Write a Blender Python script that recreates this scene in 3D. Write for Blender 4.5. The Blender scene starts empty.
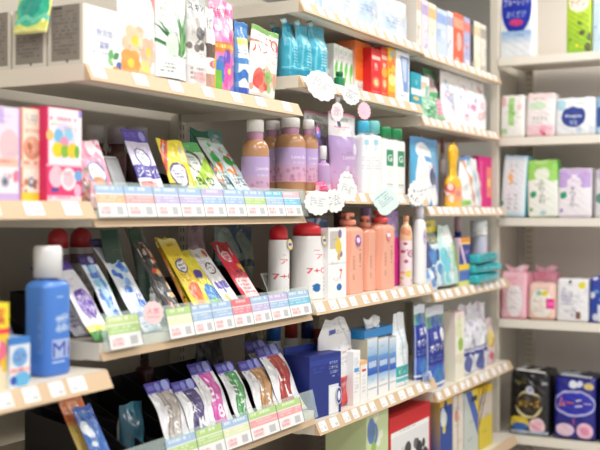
import bpy, math, random
import numpy as np

SC = bpy.context.scene
# ------------------------------------------------------------------ camera, world, light, exposure
H = 1.20                     # eye height above the floor; every z below is given from the eye level
CAMX = 1.37                  # distance of the eye from the shelf fronts of the long gondola
F = 1033.0
YAW = math.radians(28.5)
cam_d = bpy.data.cameras.new('camera'); cam = bpy.data.objects.new('camera', cam_d)
SC.collection.objects.link(cam); SC.camera = cam
cam.location = (CAMX, 0, H); cam.rotation_euler = (math.radians(90), 0, YAW)
cam_d.sensor_width = 36; cam_d.lens = F * 36 / 600.0
cam_d.shift_y = -13 / 600.0
cam_d.clip_start = 0.05
cam_d.dof.use_dof = True; cam_d.dof.focus_distance = 2.75; cam_d.dof.aperture_fstop = 2.7

world = bpy.data.worlds.new('shop_ambient'); SC.world = world; world.use_nodes = True
bgn = world.node_tree.nodes['Background']
bgn.inputs[0].default_value = (1.0, 0.98, 0.96, 1); bgn.inputs[1].default_value = 1.0

SC.view_settings.view_transform = 'Standard'; SC.view_settings.look = 'None'
SC.view_settings.gamma = 1; SC.view_settings.use_curve_mapping = False
SC.view_settings.exposure = -0.76

def area_lamp(name, loc, sx, sy, power, col=(1, 0.98, 0.955), rot=(0, 0, 0)):
    l = bpy.data.lights.new(name, 'AREA'); l.shape = 'RECTANGLE'; l.size = sx; l.size_y = sy
    l.energy = power; l.color = col
    o = bpy.data.objects.new(name, l); SC.collection.objects.link(o); o.location = loc; o.rotation_euler = rot
    return o
# the shop's fluorescent ceiling rows above the aisle
LAMPS = [(0.75, 0.6), (0.75, 2.4), (0.75, 4.2), (2.1, -0.2), (2.1, 1.8), (2.1, 3.6)]
for (lx, ly) in LAMPS:
    area_lamp('ceiling_light_glow', (lx, ly, 2.60), 0.28, 1.25, 31)

# ------------------------------------------------------------------ geometry of the view, used to read sizes off the photo
SN, CS = 0.477, 0.879
def GY(u, x):                 # y on a plane parallel to the gondola front
    t = (u - 300) / F; s = (CAMX - x) / (SN - CS * t)
    return s * (CS + SN * t)
def GS(u, x):
    t = (u - 300) / F; return (CAMX - x) / (SN - CS * t)
def BX(u, y):                 # x on a plane parallel to the end gondola front
    t = (u - 300) / F; s = y / (CS + SN * t)
    return CAMX + s * (-SN + CS * t)
def BS(u, y):
    return y / (CS + SN * (u - 300) / F)

# ------------------------------------------------------------------ colour canvas for printed faces
def lin(c):
    c = np.clip(np.asarray(c, float) / 255.0, 0, 1)
    return .88 * np.where(c <= 0.04045, c / 12.92, ((c + 0.055) / 1.055) ** 2.4)

_tc = {}
def text_mask(s, bold=0.02):
    bold = bold * .3; k = (s, bold)
    if k in _tc: return _tc[k]
    cu = bpy.data.curves.new('t', 'FONT'); cu.body = s; cu.size = 1; cu.offset = bold; cu.resolution_u = 2
    ob = bpy.data.objects.new('t', cu); SC.collection.objects.link(ob)
    dg = bpy.context.evaluated_depsgraph_get()
    me = bpy.data.meshes.new_from_object(ob.evaluated_get(dg))
    me.calc_loop_triangles()
    V = np.array([v.co[:2] for v in me.vertices]); T = [tuple(t.vertices) for t in me.loop_triangles]
    bpy.data.objects.remove(ob); bpy.data.curves.remove(cu); bpy.data.meshes.remove(me)
    R = 44
    lo = V.min(0); hi = V.max(0); W = int((hi[0] - lo[0]) * R) + 2; Hh = int((hi[1] - lo[1]) * R) + 2
    M = np.zeros((Hh, W), bool)
    for a, b, c in T:
        P = (V[[a, b, c]] - lo) * R
        x0, y0 = np.floor(P.min(0)).astype(int); x1, y1 = np.ceil(P.max(0)).astype(int) + 1
        X, Y = np.meshgrid(np.arange(x0, x1) + .5, np.arange(y0, y1) + .5)
        def e(p, q): return (q[0] - p[0]) * (Y - p[1]) - (q[1] - p[1]) * (X - p[0])
        e0, e1, e2 = e(P[0], P[1]), e(P[1], P[2]), e(P[2], P[0])
        ins = ((e0 >= 0) & (e1 >= 0) & (e2 >= 0)) | ((e0 <= 0) & (e1 <= 0) & (e2 <= 0))
        sub = M[y0:y1, x0:x1]; sub |= ins[:sub.shape[0], :sub.shape[1]]
    M = M[::-1]
    _tc[k] = M
    return M

class Cv:
    """printed artwork: fractions of the face, x to the right, y down"""
    def __init__(s, w, h, bg, dens=700):
        s.w, s.h = w, h
        s.nx = max(6, int(w * dens)); s.ny = max(6, int(h * dens))
        s.a = np.zeros((s.ny * 2, s.nx * 2, 3)); s.a[:] = bg
        Y, X = np.mgrid[0:s.ny * 2, 0:s.nx * 2]
        s.X = (X + .5) / (s.nx * 2); s.Y = (Y + .5) / (s.ny * 2)
        s.asp = h / w
    def m(s, mask, c, al=1.0):
        s.a[mask] = s.a[mask] * (1 - al) + np.array(c, float) * al; return s
    def rect(s, x0, y0, x1, y1, c, al=1.0):
        return s.m((s.X >= x0) & (s.X < x1) & (s.Y >= y0) & (s.Y < y1), c, al)
    def grad(s, y0, y1, c0, c1, x0=0, x1=1):
        k = (s.X >= x0) & (s.X < x1) & (s.Y >= y0) & (s.Y < y1)
        t = np.clip((s.Y - y0) / (y1 - y0), 0, 1)[..., None]
        g = np.array(c0, float) * (1 - t) + np.array(c1, float) * t
        s.a[k] = g[k]; return s
    def ell(s, x, y, rx, ry, c, al=1.0):
        return s.m(((s.X - x) / rx) ** 2 + ((s.Y - y) / ry) ** 2 < 1, c, al)
    def circ(s, x, y, r, c, al=1.0):
        return s.ell(x, y, r, r / s.asp, c, al)
    def ring(s, x, y, r, t, c, al=1.0):
        d = np.hypot(s.X - x, (s.Y - y) * s.asp); return s.m(abs(d - r) < t, c, al)
    def diag(s, a, b, c0, c1, c, al=1.0):      # band c0 < a x + b y < c1
        q = a * s.X + b * s.Y; return s.m((q > c0) & (q < c1), c, al)
    def wave(s, y, amp, fr, ph, th, c, al=1.0):
        q = s.Y - (y + amp * np.sin(fr * s.X * 6.28 + ph)); return s.m((q > -th) & (q < th), c, al)
    def vwave(s, x, amp, fr, ph, th, c, al=1.0):
        q = s.X - (x + amp * np.sin(fr * s.Y * 6.28 + ph)); return s.m((q > -th) & (q < th), c, al)
    def text(s, st, x, y, h, c, w=None, bold=.02, vert=False, al=1.0):
        """x,y centre, h = glyph height as a fraction of the face height"""
        if vert:
            n = len(st)
            for i, ch in enumerate(st): s.text(ch, x, y + (i - (n - 1) / 2) * h * 1.08, h, c, None, bold, False, al)
            return s
        M = text_mask(st, bold); mh, mw = M.shape
        fh = h; fw = (mw / mh) * h * s.asp if w is None else w
        fx = (s.X - (x - fw / 2)) / fw; fy = (s.Y - (y - fh / 2)) / fh
        k = (fx >= 0) & (fx < 1) & (fy >= 0) & (fy < 1)
        r = np.zeros(k.shape, bool)
        r[k] = M[(fy[k] * mh).astype(int), (fx[k] * mw).astype(int)]
        return s.m(r, c, al)
    def micro(s, x0, y0, x1, y1, n, c, seed=1, al=.7, dens=.6):
        """illegible small print: broken dashes in n lines"""
        rg = np.random.RandomState(seed); step = (y1 - y0) / n
        for i in range(n):
            x = x0; ya = y0 + i * step
            end = x1 - rg.rand() * .25 * (x1 - x0)
            while x < end:
                l = (.02 + .07 * rg.rand()) * 1.0
                if rg.rand() < dens + .15: s.rect(x, ya, min(x + l, end), ya + step * .55, c, al * (.6 + .4 * rg.rand()))
                x += l + .018
        return s
    def spots(s, x0, y0, x1, y1, n, cols, r, seed=1, al=.9):
        rg = np.random.RandomState(seed)
        for i in range(n):
            x = x0 + (x1 - x0) * rg.rand(); y = y0 + (y1 - y0) * rg.rand(); q = r * (.5 + rg.rand())
            s.ell(x, y, q, q / s.asp * (.6 + .8 * rg.rand()), cols[rg.randint(len(cols))], al)
        return s
    def flower(s, x, y, r, c, cc=(250, 220, 90), n=5):
        for i in range(n):
            a = i * 6.283 / n + .3
            s.circ(x + .6 * r * math.cos(a), y + .6 * r * math.sin(a) / s.asp, r * .5, c)
        return s.circ(x, y, r * .35, cc)
    def leaf(s, x, y, l, wd, ang, c):
        dx = s.X - x; dy = (s.Y - y) * s.asp; ca, sa = math.cos(ang), math.sin(ang)
        p = dx * ca + dy * sa; q = -dx * sa + dy * ca
        return s.m((p > 0) & (p < l) & (abs(q) < wd * np.sin(np.clip(p / l, 0, 1) * 3.1416)), c)
    def out(s):
        b = s.a.reshape(s.ny, 2, s.nx, 2, 3).mean((1, 3)); return lin(b)

# ------------------------------------------------------------------ mesh builder: sheets of quads seen from outside (u right, v down)
class MB:
    def __init__(s): s.V = []; s.C = []; s.Q = []; s.n = 0
    def sheet(s, P, col):
        """P [nv,nu,3]; col [nv,nu,3] linear, or one sRGB colour"""
        nv, nu = P.shape[:2]
        if np.ndim(col) == 1: col = np.broadcast_to(lin(col), (nv, nu, 3))
        i = np.arange(nv * nu).reshape(nv, nu) + s.n
        q = np.stack([i[:-1, :-1], i[1:, :-1], i[1:, 1:], i[:-1, 1:]], -1).reshape(-1, 4)
        s.V.append(P.reshape(-1, 3)); s.C.append(np.asarray(col).reshape(-1, 3)); s.Q.append(q); s.n += nv * nu
        return s
    def poly(s, pts, col):
        pts = np.array(pts, float)
        if len(pts) == 4: return s.sheet(np.array([[pts[0], pts[3]], [pts[1], pts[2]]]), col)
        raise ValueError
    def box(s, x0, x1, y0, y1, z0, z1, col, front=None, side=None, top=None):
        def f(a, b, c, cv, cl):           # a=top-left b=top-right c=bottom-left
            a, b, c = map(np.array, (a, b, c))
            if isinstance(cv, Cv): cv = cv.out()
            nv, nu = (2, 2) if cv is None else cv.shape[:2]
            U = np.linspace(0, 1, nu)[None, :, None]; W = np.linspace(0, 1, nv)[:, None, None]
            s.sheet(a + (b - a) * U + (c - a) * W, cl if cv is None else cv)
        f((x0, y0, z1), (x1, y0, z1), (x0, y0, z0), front, col)
        f((x0, y1, z1), (x0, y0, z1), (x0, y1, z0), side, col)
        f((x1, y0, z1), (x1, y1, z1), (x1, y0, z0), side, col)
        f((x1, y1, z1), (x0, y1, z1), (x1, y1, z0), None, col)
        f((x0, y1, z1), (x1, y1, z1), (x0, y0, z1), top, col)
        f((x0, y0, z0), (x1, y0, z0), (x0, y1, z0), None, col)
        return s
    def rbox(s, w, d, h, r, col, front=None, side=None, n=None, puff=0, top=0.0, z0=0, taper=0.0, wr=0.0, seed=0, roof=None):
        """soft-edged pack standing on z0, centre x=y=0; puff bulges the faces"""
        fc = front.out() if isinstance(front, Cv) else front
        nx, nz = (fc.shape[1], fc.shape[0]) if fc is not None else (22, 26)
        ny = n or max(10, int(nx * d / w))
        sc = side.out() if isinstance(side, Cv) else None
        if sc is not None:
            ii = (np.linspace(0, 1, nz) * (sc.shape[0] - 1)).astype(int); jj = (np.linspace(0, 1, ny) * (sc.shape[1] - 1)).astype(int)
            sc = sc[ii][:, jj]
        hw, hd, hh = w / 2, d / 2, h / 2
        X = np.linspace(-hw, hw, nx); Y = np.linspace(-hd, hd, ny); Z = np.linspace(hh, -hh, nz)
        rg = np.random.RandomState(seed); ph = rg.rand(8) * 6.28
        def fin(P):
            hf = np.array([hw, hd, hh]); rr = min(r, hw * .98, hd * .98, hh * .98)
            inner = np.clip(P, -(hf - rr), hf - rr); dv = P - inner
            L = np.linalg.norm(dv, axis=-1, keepdims=True); P2 = inner + dv / np.maximum(L, 1e-9) * rr
            if puff:
                a = 1 - np.abs(P2[..., 0] / hw) ** 3; b = 1 - np.abs(P2[..., 2] / hh) ** 3; c = 1 - np.abs(P2[..., 1] / hd) ** 3
                P2 = P2.copy()
                P2[..., 1] += np.sign(P2[..., 1]) * puff * np.clip(a, 0, 1) * np.clip(b, 0, 1) * np.minimum(1, np.abs(P2[..., 1]) / hd)
                P2[..., 0] += np.sign(P2[..., 0]) * puff * .6 * np.clip(c, 0, 1) * np.clip(b, 0, 1) * np.minimum(1, np.abs(P2[..., 0]) / hw)
            if wr:
                P2 = P2.copy(); q = P2 / w * 6.28
                k = np.clip((P2[..., 2] + hh) / h * 1.3 - .1, 0, 1)
                P2[..., 2] += k * wr * (np.sin(q[..., 0] * 2.3 + ph[0]) + .6 * np.sin(q[..., 0] * 5 + q[..., 1] * 3 + ph[1]))
                P2[..., 1] += wr * .7 * (np.sin(q[..., 0] * 3 + ph[2] + q[..., 2] * 2) * np.sin(q[..., 2] * 2.5 + ph[3]))
            if taper or top:
                P2 = P2.copy(); v = np.clip((P2[..., 2] + hh) / h, 0, 1)
                P2[..., 0] *= 1 - taper * v
                P2[..., 1] *= 1 - top * v ** 2.5
            P2 = P2 + np.array([0, 0, hh + z0]); return P2
        def grid(a, b, f): A, B = np.meshgrid(a, b); return np.stack(f(A, B), -1)
        s.sheet(fin(grid(X, Z, lambda a, b: (a, a * 0 - hd, b))), fc if fc is not None else col)
        s.sheet(fin(grid(-Y, Z, lambda a, b: (a * 0 - hw, a, b))), sc if sc is not None else col)
        s.sheet(fin(grid(Y, Z, lambda a, b: (a * 0 + hw, a, b))), sc if sc is not None else col)
        s.sheet(fin(grid(-X, Z, lambda a, b: (a, a * 0 + hd, b))), col)
        s.sheet(fin(grid(X, -Y, lambda a, b: (a, -(-b), a * 0 + hh))), roof or col)
        s.sheet(fin(grid(X, Y, lambda a, b: (a, b, a * 0 - hh))), col)
        return s
    def lathe(s, prof, col, n=48, a=1.0, b=1.0, ex=2.0, cx=0, cy=0, canvas=None, z0=0, arc=None, off=0, ribs=0):
        """prof: list of (radius, z) top to bottom or bottom to top; a,b scale the radius along x,y; ex = superellipse exponent"""
        prof = np.array(prof, float)
        if prof[0, 1] < prof[-1, 1]: prof = prof[::-1]
        if canvas is not None:
            cc = canvas.out(); nz, n2 = cc.shape[:2]
            zs = np.linspace(prof[0, 1], prof[-1, 1], nz)
            o = np.argsort(prof[:, 1]); rs = np.interp(zs, prof[o, 1], prof[o, 0]); prof = np.stack([rs, zs], 1); n = n2
        else: cc = None
        A_ = arc or math.pi
        if ex > 2.05:                       # even spacing along the outline, so print is not stretched
            pd = np.linspace(-A_, A_, 4001); f_ = lambda t: np.sign(t) * np.abs(t) ** (2 / ex)
            L_ = np.concatenate([[0], np.cumsum(np.hypot(np.diff(a * f_(np.sin(pd))), np.diff(b * f_(-np.cos(pd)))))])
            ph = np.interp(np.linspace(0, L_[-1], n), L_, pd)
        else: ph = np.linspace(-A_, A_, n)
        sx = np.sin(ph); sy = -np.cos(ph)
        qx = np.sign(sx) * np.abs(sx) ** (2 / ex); qy = np.sign(sy) * np.abs(sy) ** (2 / ex)
        r = prof[:, 0][:, None]
        rb = 1 + ribs * (np.cos(ph * 24) > 0)[None, :]
        P = np.stack([cx + (r * a * rb + off * (r > 0)) * qx, cy + (r * b * rb + off * (r > 0)) * qy, np.broadcast_to(z0 + prof[:, 1][:, None], (len(prof), n))], -1)
        s.sheet(P, cc if cc is not None else col)
        return s
    def tube(s, p0, p1, r0, r1, col, n=12):
        p0 = np.array(p0, float); p1 = np.array(p1, float); d = p1 - p0; d /= np.linalg.norm(d)
        e = np.cross(d, [0, 0, 1.0]); e = np.array([1.0, 0, 0]) if np.linalg.norm(e) < 1e-3 else e / np.linalg.norm(e); g = np.cross(d, e)
        t = np.linspace(0, 2 * math.pi, n)
        ring = lambda p, r: p + r * (np.cos(t)[:, None] * e + np.sin(t)[:, None] * g)
        s.sheet(np.stack([ring(p1, 0.0001), ring(p1, r1), ring(p0, r0), ring(p0, 0.0001)]), col)
        return s
    def pouch(s, w, h, th, front, back=(225, 225, 225), seal=.06, bottom=.03, stand=True, wr=.0015, seed=0, shape=None, curl=0.0, tilt=0.0, z0=0, sway=0.0):
        """film bag with a flat seal at the top; stands on its gusset"""
        fc = front.out() if isinstance(front, Cv) else front
        ny, nx = fc.shape[:2]
        u = np.linspace(0, 1, nx)[None, :]; v = np.linspace(0, 1, ny)[:, None]
        rg = np.random.RandomState(seed + 5); p = rg.rand(8) * 6.28
        g = np.clip((v - seal) / (.40), 0, 1); g = g * g * (3 - 2 * g)
        e = np.clip((1 - v) / bottom, 0, 1) ** .5
        if stand: e = .72 + .28 * e; e = np.where(v >= 1, .72, e)
        T = th / 2 * (np.clip(np.sin(math.pi * u), 0, 1) ** .55) * g * e
        wf = np.ones_like(v) if shape is None else np.array([shape(float(q)) for q in v[:, 0]])[:, None]
        X = (u - .5) * w * wf + sway * w * np.sin(6.28 * v); Z = h * (1 - v) + 0 * u
        W = wr * (np.sin(9 * u + 7 * v + p[0]) * np.sin(11 * v + p[1]) + .6 * np.sin(23 * u - 9 * v + p[2]) * np.sin(17 * v + 5 * u + p[3])) * np.minimum(1, 5 * u * (1 - u) * 2)
        C = curl * (1 - v) ** 2 + tilt * (1 - v)
        Z = Z + wr * 1.2 * np.sin(8 * u + p[4]) * (1 - v)
        s.sheet(np.stack([X, -T + W * (g > 0) - .0006 + C, Z + z0], -1), fc)
        k = 4
        s.sheet(np.stack([X[::k, ::-k], (T + .0006 + C)[::k, ::-k], (Z + z0)[::k, ::-k]], -1), back)
        # close the sides and the bottom
        for j, sg in ((0, 1), (-1, -1)):
            a = np.stack([X[:, j], (-T - .0006 + C + 0 * u)[:, j], Z[:, j] + z0], -1); b = np.stack([X[:, j], (T + .0006 + C + 0 * u)[:, j], Z[:, j] + z0], -1)
            s.sheet(np.stack([b, a] if sg > 0 else [a, b], 1), fc[:, [j, j]])
        a = np.stack([X[-1], (-T - .0006 + C + 0 * u)[-1], Z[-1] + z0], -1); b = np.stack([X[-1], (T + .0006 + C + 0 * u)[-1], Z[-1] + z0], -1)
        s.sheet(np.stack([a, b]), back)
        a2 = np.stack([X[0], (-T - .0006 + C + 0 * u)[0], Z[0] + z0], -1); b2 = np.stack([X[0], (T + .0006 + C + 0 * u)[0], Z[0] + z0], -1)
        s.sheet(np.stack([b2, a2]), fc[[0, 0]])
        return s
    def mesh(s, name, mat, smooth=True):
        V = np.concatenate(s.V); C = np.concatenate(s.C); Q = np.concatenate(s.Q)
        key = np.round(V / 2e-5).astype(np.int64)
        key = key[:, 0] * 4000037 + key[:, 1] * 2003 * 1009 + key[:, 2]
        _, idx, inv = np.unique(key, return_index=True, return_inverse=True); inv = inv.reshape(-1)
        V = V[idx]; C = C[idx]; Q = inv[Q]
        dg = (Q[:, 0] == Q[:, 1]).astype(int) + (Q[:, 1] == Q[:, 2]) + (Q[:, 2] == Q[:, 3]) + (Q[:, 3] == Q[:, 0]) + (Q[:, 0] == Q[:, 2]) + (Q[:, 1] == Q[:, 3])
        me = bpy.data.meshes.new(name)
        q4 = Q[dg == 0]; tri = []
        for q in Q[dg == 1]:
            t = []; [t.append(int(x)) for x in q if int(x) not in t]
            if len(t) == 3: tri.append(t)
        tri = np.array(tri, int).reshape(-1, 3)
        nl = q4.size + tri.size; nf = len(q4) + len(tri)
        me.vertices.add(len(V)); me.vertices.foreach_set('co', V.astype(np.float32).ravel())
        me.loops.add(nl); me.loops.foreach_set('vertex_index', np.concatenate([q4.ravel(), tri.ravel()]).astype(np.int32))
        me.polygons.add(nf)
        me.polygons.foreach_set('loop_start', np.concatenate([np.arange(len(q4)) * 4, q4.size + np.arange(len(tri)) * 3]).astype(np.int32))
        me.polygons.foreach_set('use_smooth', np.full(nf, bool(smooth)))
        at = me.color_attributes.new('print', 'FLOAT_COLOR', 'POINT')
        at.data.foreach_set('color', np.concatenate([C, np.ones((len(C), 1))], 1).astype(np.float32).ravel())
        me.update(calc_edges=True); me.validate()
        me.materials.append(mat)
        return me
    def obj(s, name, mat, parent=None, smooth=True):
        o = bpy.data.objects.new(name, s.mesh(name, mat, smooth)); SC.collection.objects.link(o)
        if parent is not None: o.parent = parent
        return o

# ------------------------------------------------------------------ materials (all read the printed colour of the object)
def mat(name, rough=.5, coat=0.0, trans=0.0, bump=0.0, alpha=1.0, spec=.5, scale=60, metal=0.0):
    m = bpy.data.materials.new(name); m.use_nodes = True; nt = m.node_tree; b = nt.nodes['Principled BSDF']
    a = nt.nodes.new('ShaderNodeAttribute'); a.attribute_name = 'print'
    nt.links.new(a.outputs['Color'], b.inputs['Base Color'])
    b.inputs['Roughness'].default_value = rough; b.inputs['Coat Weight'].default_value = coat; b.inputs['Coat Roughness'].default_value = .12
    b.inputs['Transmission Weight'].default_value = trans; b.inputs['Alpha'].default_value = alpha
    b.inputs['Specular IOR Level'].default_value = spec; b.inputs['Metallic'].default_value = metal
    if bump:
        n = nt.nodes.new('ShaderNodeTexNoise'); n.inputs['Scale'].default_value = scale; n.inputs['Detail'].default_value = 3
        tc = nt.nodes.new('ShaderNodeTexCoord'); nt.links.new(tc.outputs['Object'], n.inputs['Vector'])
        bp = nt.nodes.new('ShaderNodeBump'); bp.inputs['Strength'].default_value = bump; bp.inputs['Distance'].default_value = .004
        nt.links.new(n.outputs['Fac'], bp.inputs['Height']); nt.links.new(bp.outputs['Normal'], b.inputs['Normal'])
    return m
PAPER = mat('printed_card', .55, .05); FILM = mat('glossy_film', .28, .3, bump=.25, scale=38)
PLAST = mat('moulded_plastic', .35, .15); SHELL = mat('shampoo_bottle_plastic', .3, .3)
LIQ = mat('tinted_liquid_plastic', .15, .3, trans=.25); CLEAR = mat('clear_plastic', .05, 0, alpha=.22, spec=.8)
STEEL = mat('painted_steel', .45, .05, bump=.03, scale=200); CHROME = mat('satin_metal', .3, 0, metal=.8)
SOFT = mat('soft_pack_film', .32, .25, bump=.5, scale=26)

# ------------------------------------------------------------------ things
def thing(name, label, cat, loc=(0, 0, 0), rot=(0, 0, 0), group=None):
    o = bpy.data.objects.new(name, None); o.empty_display_size = .02; SC.collection.objects.link(o)
    o.location = (loc[0], loc[1], loc[2] + H); o.rotation_euler = rot; o['label'] = label; o['category'] = cat
    if group: o['group'] = group
    return o
def tag(o, label, cat, loc=None, rot=None, group=None, kind=None):
    o['label'] = label; o['category'] = cat
    if group: o['group'] = group
    if kind: o['kind'] = kind
    if loc is not None: o.location = (loc[0], loc[1], loc[2] + H)
    if rot is not None: o.rotation_euler = rot
    return o
def copy_tree(o, parent=None):
    c = o.copy(); SC.collection.objects.link(c); c.parent = parent
    for ch in list(o.children): copy_tree(ch, c)
    return c
R90 = math.pi / 2
# ------------------------------------------------------------------ the setting
CREAM = (238, 230, 215); TAN = (216, 187, 152)
def node_mat(name, c1, c2, scale, rough=.6):
    m = bpy.data.materials.new(name); m.use_nodes = True; nt = m.node_tree; b = nt.nodes['Principled BSDF']
    n = nt.nodes.new('ShaderNodeTexNoise'); n.inputs['Scale'].default_value = scale; n.inputs['Detail'].default_value = 6
    r = nt.nodes.new('ShaderNodeValToRGB'); r.color_ramp.elements[0].color = (*lin(c1), 1); r.color_ramp.elements[1].color = (*lin(c2), 1)
    tc = nt.nodes.new('ShaderNodeTexCoord'); nt.links.new(tc.outputs['Object'], n.inputs['Vector'])
    nt.links.new(n.outputs['Fac'], r.inputs['Fac']); nt.links.new(r.outputs['Color'], b.inputs['Base Color']); b.inputs['Roughness'].default_value = rough
    return m
FLOORM = node_mat('vinyl_floor', (226, 222, 214), (236, 233, 226), 3, .3)
WALLM = node_mat('shop_wall', (232, 229, 222), (238, 235, 229), 2, .7)
CEILM = node_mat('ceiling_board', (240, 240, 237), (247, 246, 243), 8, .8)
def setting(name, x0, x1, y0, y1, z0, z1, m):
    o = MB().box(x0, x1, y0, y1, z0, z1, (255, 255, 255)).obj(name, m, smooth=False); o['kind'] = 'structure'; return o
setting('floor', -1.6, 4.2, -2.2, 6.2, -.05, 0, FLOORM)
setting('ceiling', -1.6, 4.2, -2.2, 6.2, 2.7, 2.75, CEILM)
setting('wall_left', -1.65, -1.6, -2.2, 6.2, 0, 2.7, WALLM)
setting('wall_back', -1.6, 4.2, 6.2, 6.25, 0, 2.7, WALLM)
LAMPM = bpy.data.materials.new('lit_diffuser'); LAMPM.use_nodes = True
_b = LAMPM.node_tree.nodes['Principled BSDF']; _b.inputs['Emission Color'].default_value = (1, .98, .94, 1); _b.inputs['Emission Strength'].default_value = 4
for (lx, ly) in LAMPS:
    t = thing('ceiling_lamp', 'long white fluorescent ceiling lamp above the shop aisle', 'lamp', (lx, ly, 2.70 - H), group='fluorescent lamps on the ceiling')
    MB().box(-.16, .16, -.66, .66, -.06, 0, (245, 245, 243)).obj('housing', STEEL, t, False)
    MB().box(-.13, .13, -.63, .63, -.075, -.06, (255, 255, 255)).obj('diffuser', LAMPM, t, False)

# shelves of the long gondola: (x of the front edge, z of the top surface)
SH = dict(C0=(0, .59), D0=(0, .582), B1=(0, .299), C1=(0, .380), D1=(0, .340),
          A2=(.02, .021), B2=(.02, .004), C2=(.02, .059), D2=(.02, .020),
          A3=(.061, -.311), B3=(.04, -.262), C3=(.04, -.250), D3=(.04, -.283),
          A4=(.06, -.60), B4=(.05, -.545), C4=(.05, -.580), D4=(.05, -.635),
          A5=(.07, -.97), B5=(.07, -.95), C5=(.07, -.95), D5=(.07, -.95))
YB = {'A': (.713, 1.613), 'B': (1.613, 2.513), 'C': (2.513, 3.413), 'D': (3.413, 4.313)}
XBACK = -.42
RAILS = ('B2', 'B3', 'B4')
STRIPH, STRIPX = .034, .017
def upright_cv(h):
    c = Cv(.04, h, (214, 206, 190), 450)
    n = int(h / .025)
    for i in range(n):
        for x in (.3, .62): c.rect(x, (i + .25) / n, x + .09, (i + .75) / n, (70, 64, 58))
    return c
def shelf_mesh(w, dep, end=True):
    b = MB()
    b.box(.002, w - .002, 0, dep, -.012, 0, CREAM)            # local x along the shelf, y towards the back
    b.box(.002, w - .002, .001, .045, -.034, -.012, CREAM)    # folded front channel
    b.box(.002, .010, .045, dep, -.036, -.012, CREAM); b.box(w - .010, w - .002, .045, dep, -.036, -.012, CREAM)
    return b
BAYW = {'A': 'nearest bay at the left edge', 'B': 'second bay holding the leaning hang packs', 'C': 'third bay holding lavender refills and peach pumps', 'D': 'farthest bay next to the end gondola'}
for bay, (y0, y1) in YB.items():
    t = thing('shelving_bay', 'cream steel gondola shelving, ' + BAYW[bay], 'shelving', (0, y0, -H), (0, 0, R90), 'bays of the long gondola')
    w = y1 - y0
    MB().box(0, w, -XBACK, -XBACK + .02, 0, H + .72, (206, 198, 184)).obj('back_panel', STEEL, t, False)
    for k, x in enumerate((0, w - .02) if bay == 'D' else (0,)):
        xa, xb = (x - .02, x + .02) if x == 0 and bay != 'A' else (x, x + .02)
        MB().box(xa, xb, -XBACK - .03, -XBACK, 0, H + .74, (220, 213, 198), front=upright_cv(H + .74)).obj('upright', STEEL, t, False)
    MB().box(.003, w - .003, .0, .03, 0, .14, (222, 214, 200)).obj('kick_plate', STEEL, t, False)
    for lev, (sx, sz) in SH.items():
        if lev[0] != bay: continue
        o = shelf_mesh(w, sx - XBACK - .031).obj('shelf', STEEL, t, False); o.location = (0, -sx, H + sz)
        # local -y is the aisle side
        zt = 0.0 if lev not in RAILS else -.018
        hgt = STRIPH if lev not in RAILS else .016
        x0, x1 = .003, w - .003
        P = lambda yy, zz: [(x0, yy, zz), (x1, yy, zz)]
        s = MB()
        k = STRIPX * (hgt / STRIPH)
        a, b_, c_, d_ = P(-.001, zt), P(-.001 - k, zt - hgt), P(.0005, zt - hgt), P(.0005, zt)
        s.sheet(np.array([a, b_]), TAN); s.sheet(np.array([b_, c_]), TAN); s.sheet(np.array([c_[::-1], d_[::-1]]), TAN); s.sheet(np.array([d_, a]), TAN)
        s.sheet(np.array([[d_[0], a[0]], [c_[0], b_[0]]]), (205, 178, 145)); s.sheet(np.array([[a[1], d_[1]], [b_[1], c_[1]]]), (205, 178, 145))
        s.obj('price_strip', PAPER, o, False)
        if lev in RAILS:
            # clear ticket rail: slab leaning back, bottom edge out
            r = MB(); A = [(x0, .0035, .058), (x1, .0035, .058)]; B = [(x0, -.0145, -.016), (x1, -.0145, -.016)]
            A2 = [(x0, .0045, .058), (x1, .0045, .058)]; B2 = [(x0, -.0135, -.016), (x1, -.0135, -.016)]
            r.sheet(np.array([A, B]), (225, 245, 240)); r.sheet(np.array([A2[::-1], B2[::-1]]), (225, 245, 240))
            r.sheet(np.array([A2, A]), (120, 190, 175)); r.sheet(np.array([B, B2]), (120, 190, 175))
            r.sheet(np.array([[A2[0], A[0]], [B2[0], B[0]]]), (120, 190, 175)); r.sheet(np.array([[A[1], A2[1]], [B[1], B2[1]]]), (120, 190, 175))
            r.obj('ticket_rail', CLEAR, o, False)

# ------------------------------------------------------------------ the end gondola at right, facing the camera
YE = 4.345
EZ = [.667, .321, -.025, -.4626, -.96]
EX0, EX1 = -.014, .90
t = thing('shelving_bay', 'cream end gondola facing the camera at the right, stacked with pads and diapers', 'shelving', (EX0, YE, -H))
w = EX1 - EX0
MB().box(-.03, w, .40, .42, 0, H + 1.0, (232, 224, 217)).obj('back_panel', STEEL, t, False)
for x in (-.030, w): MB().box(x, x + .03, .0, .03, 0, H + 1.0, CREAM).obj('upright', STEEL, t, False)
for x in (.012, w - .05): MB().box(x, x + .04, .37, .40, 0, H + 1.0, (214, 206, 190), front=upright_cv(H + 1.0)).obj('upright', STEEL, t, False)
MB().box(-.033, -.030, .0, .40, 0, H + 1.0, (226, 218, 204)).obj('side_panel', STEEL, t, False)
for z in EZ:
    b = MB(); b.box(.001, w - .001, 0, .37, -.014, 0, CREAM); b.box(.001, w - .001, .0, .04, -.036, -.014, CREAM)
    o = b.obj('shelf', STEEL, t, False); o.location = (0, 0, H + z)
    MB().box(.004, w - .004, -.004, -.0005, -.034, -.001, (246, 240, 228)).obj('price_strip', PAPER, o, False)
EGSH = EZ

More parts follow.
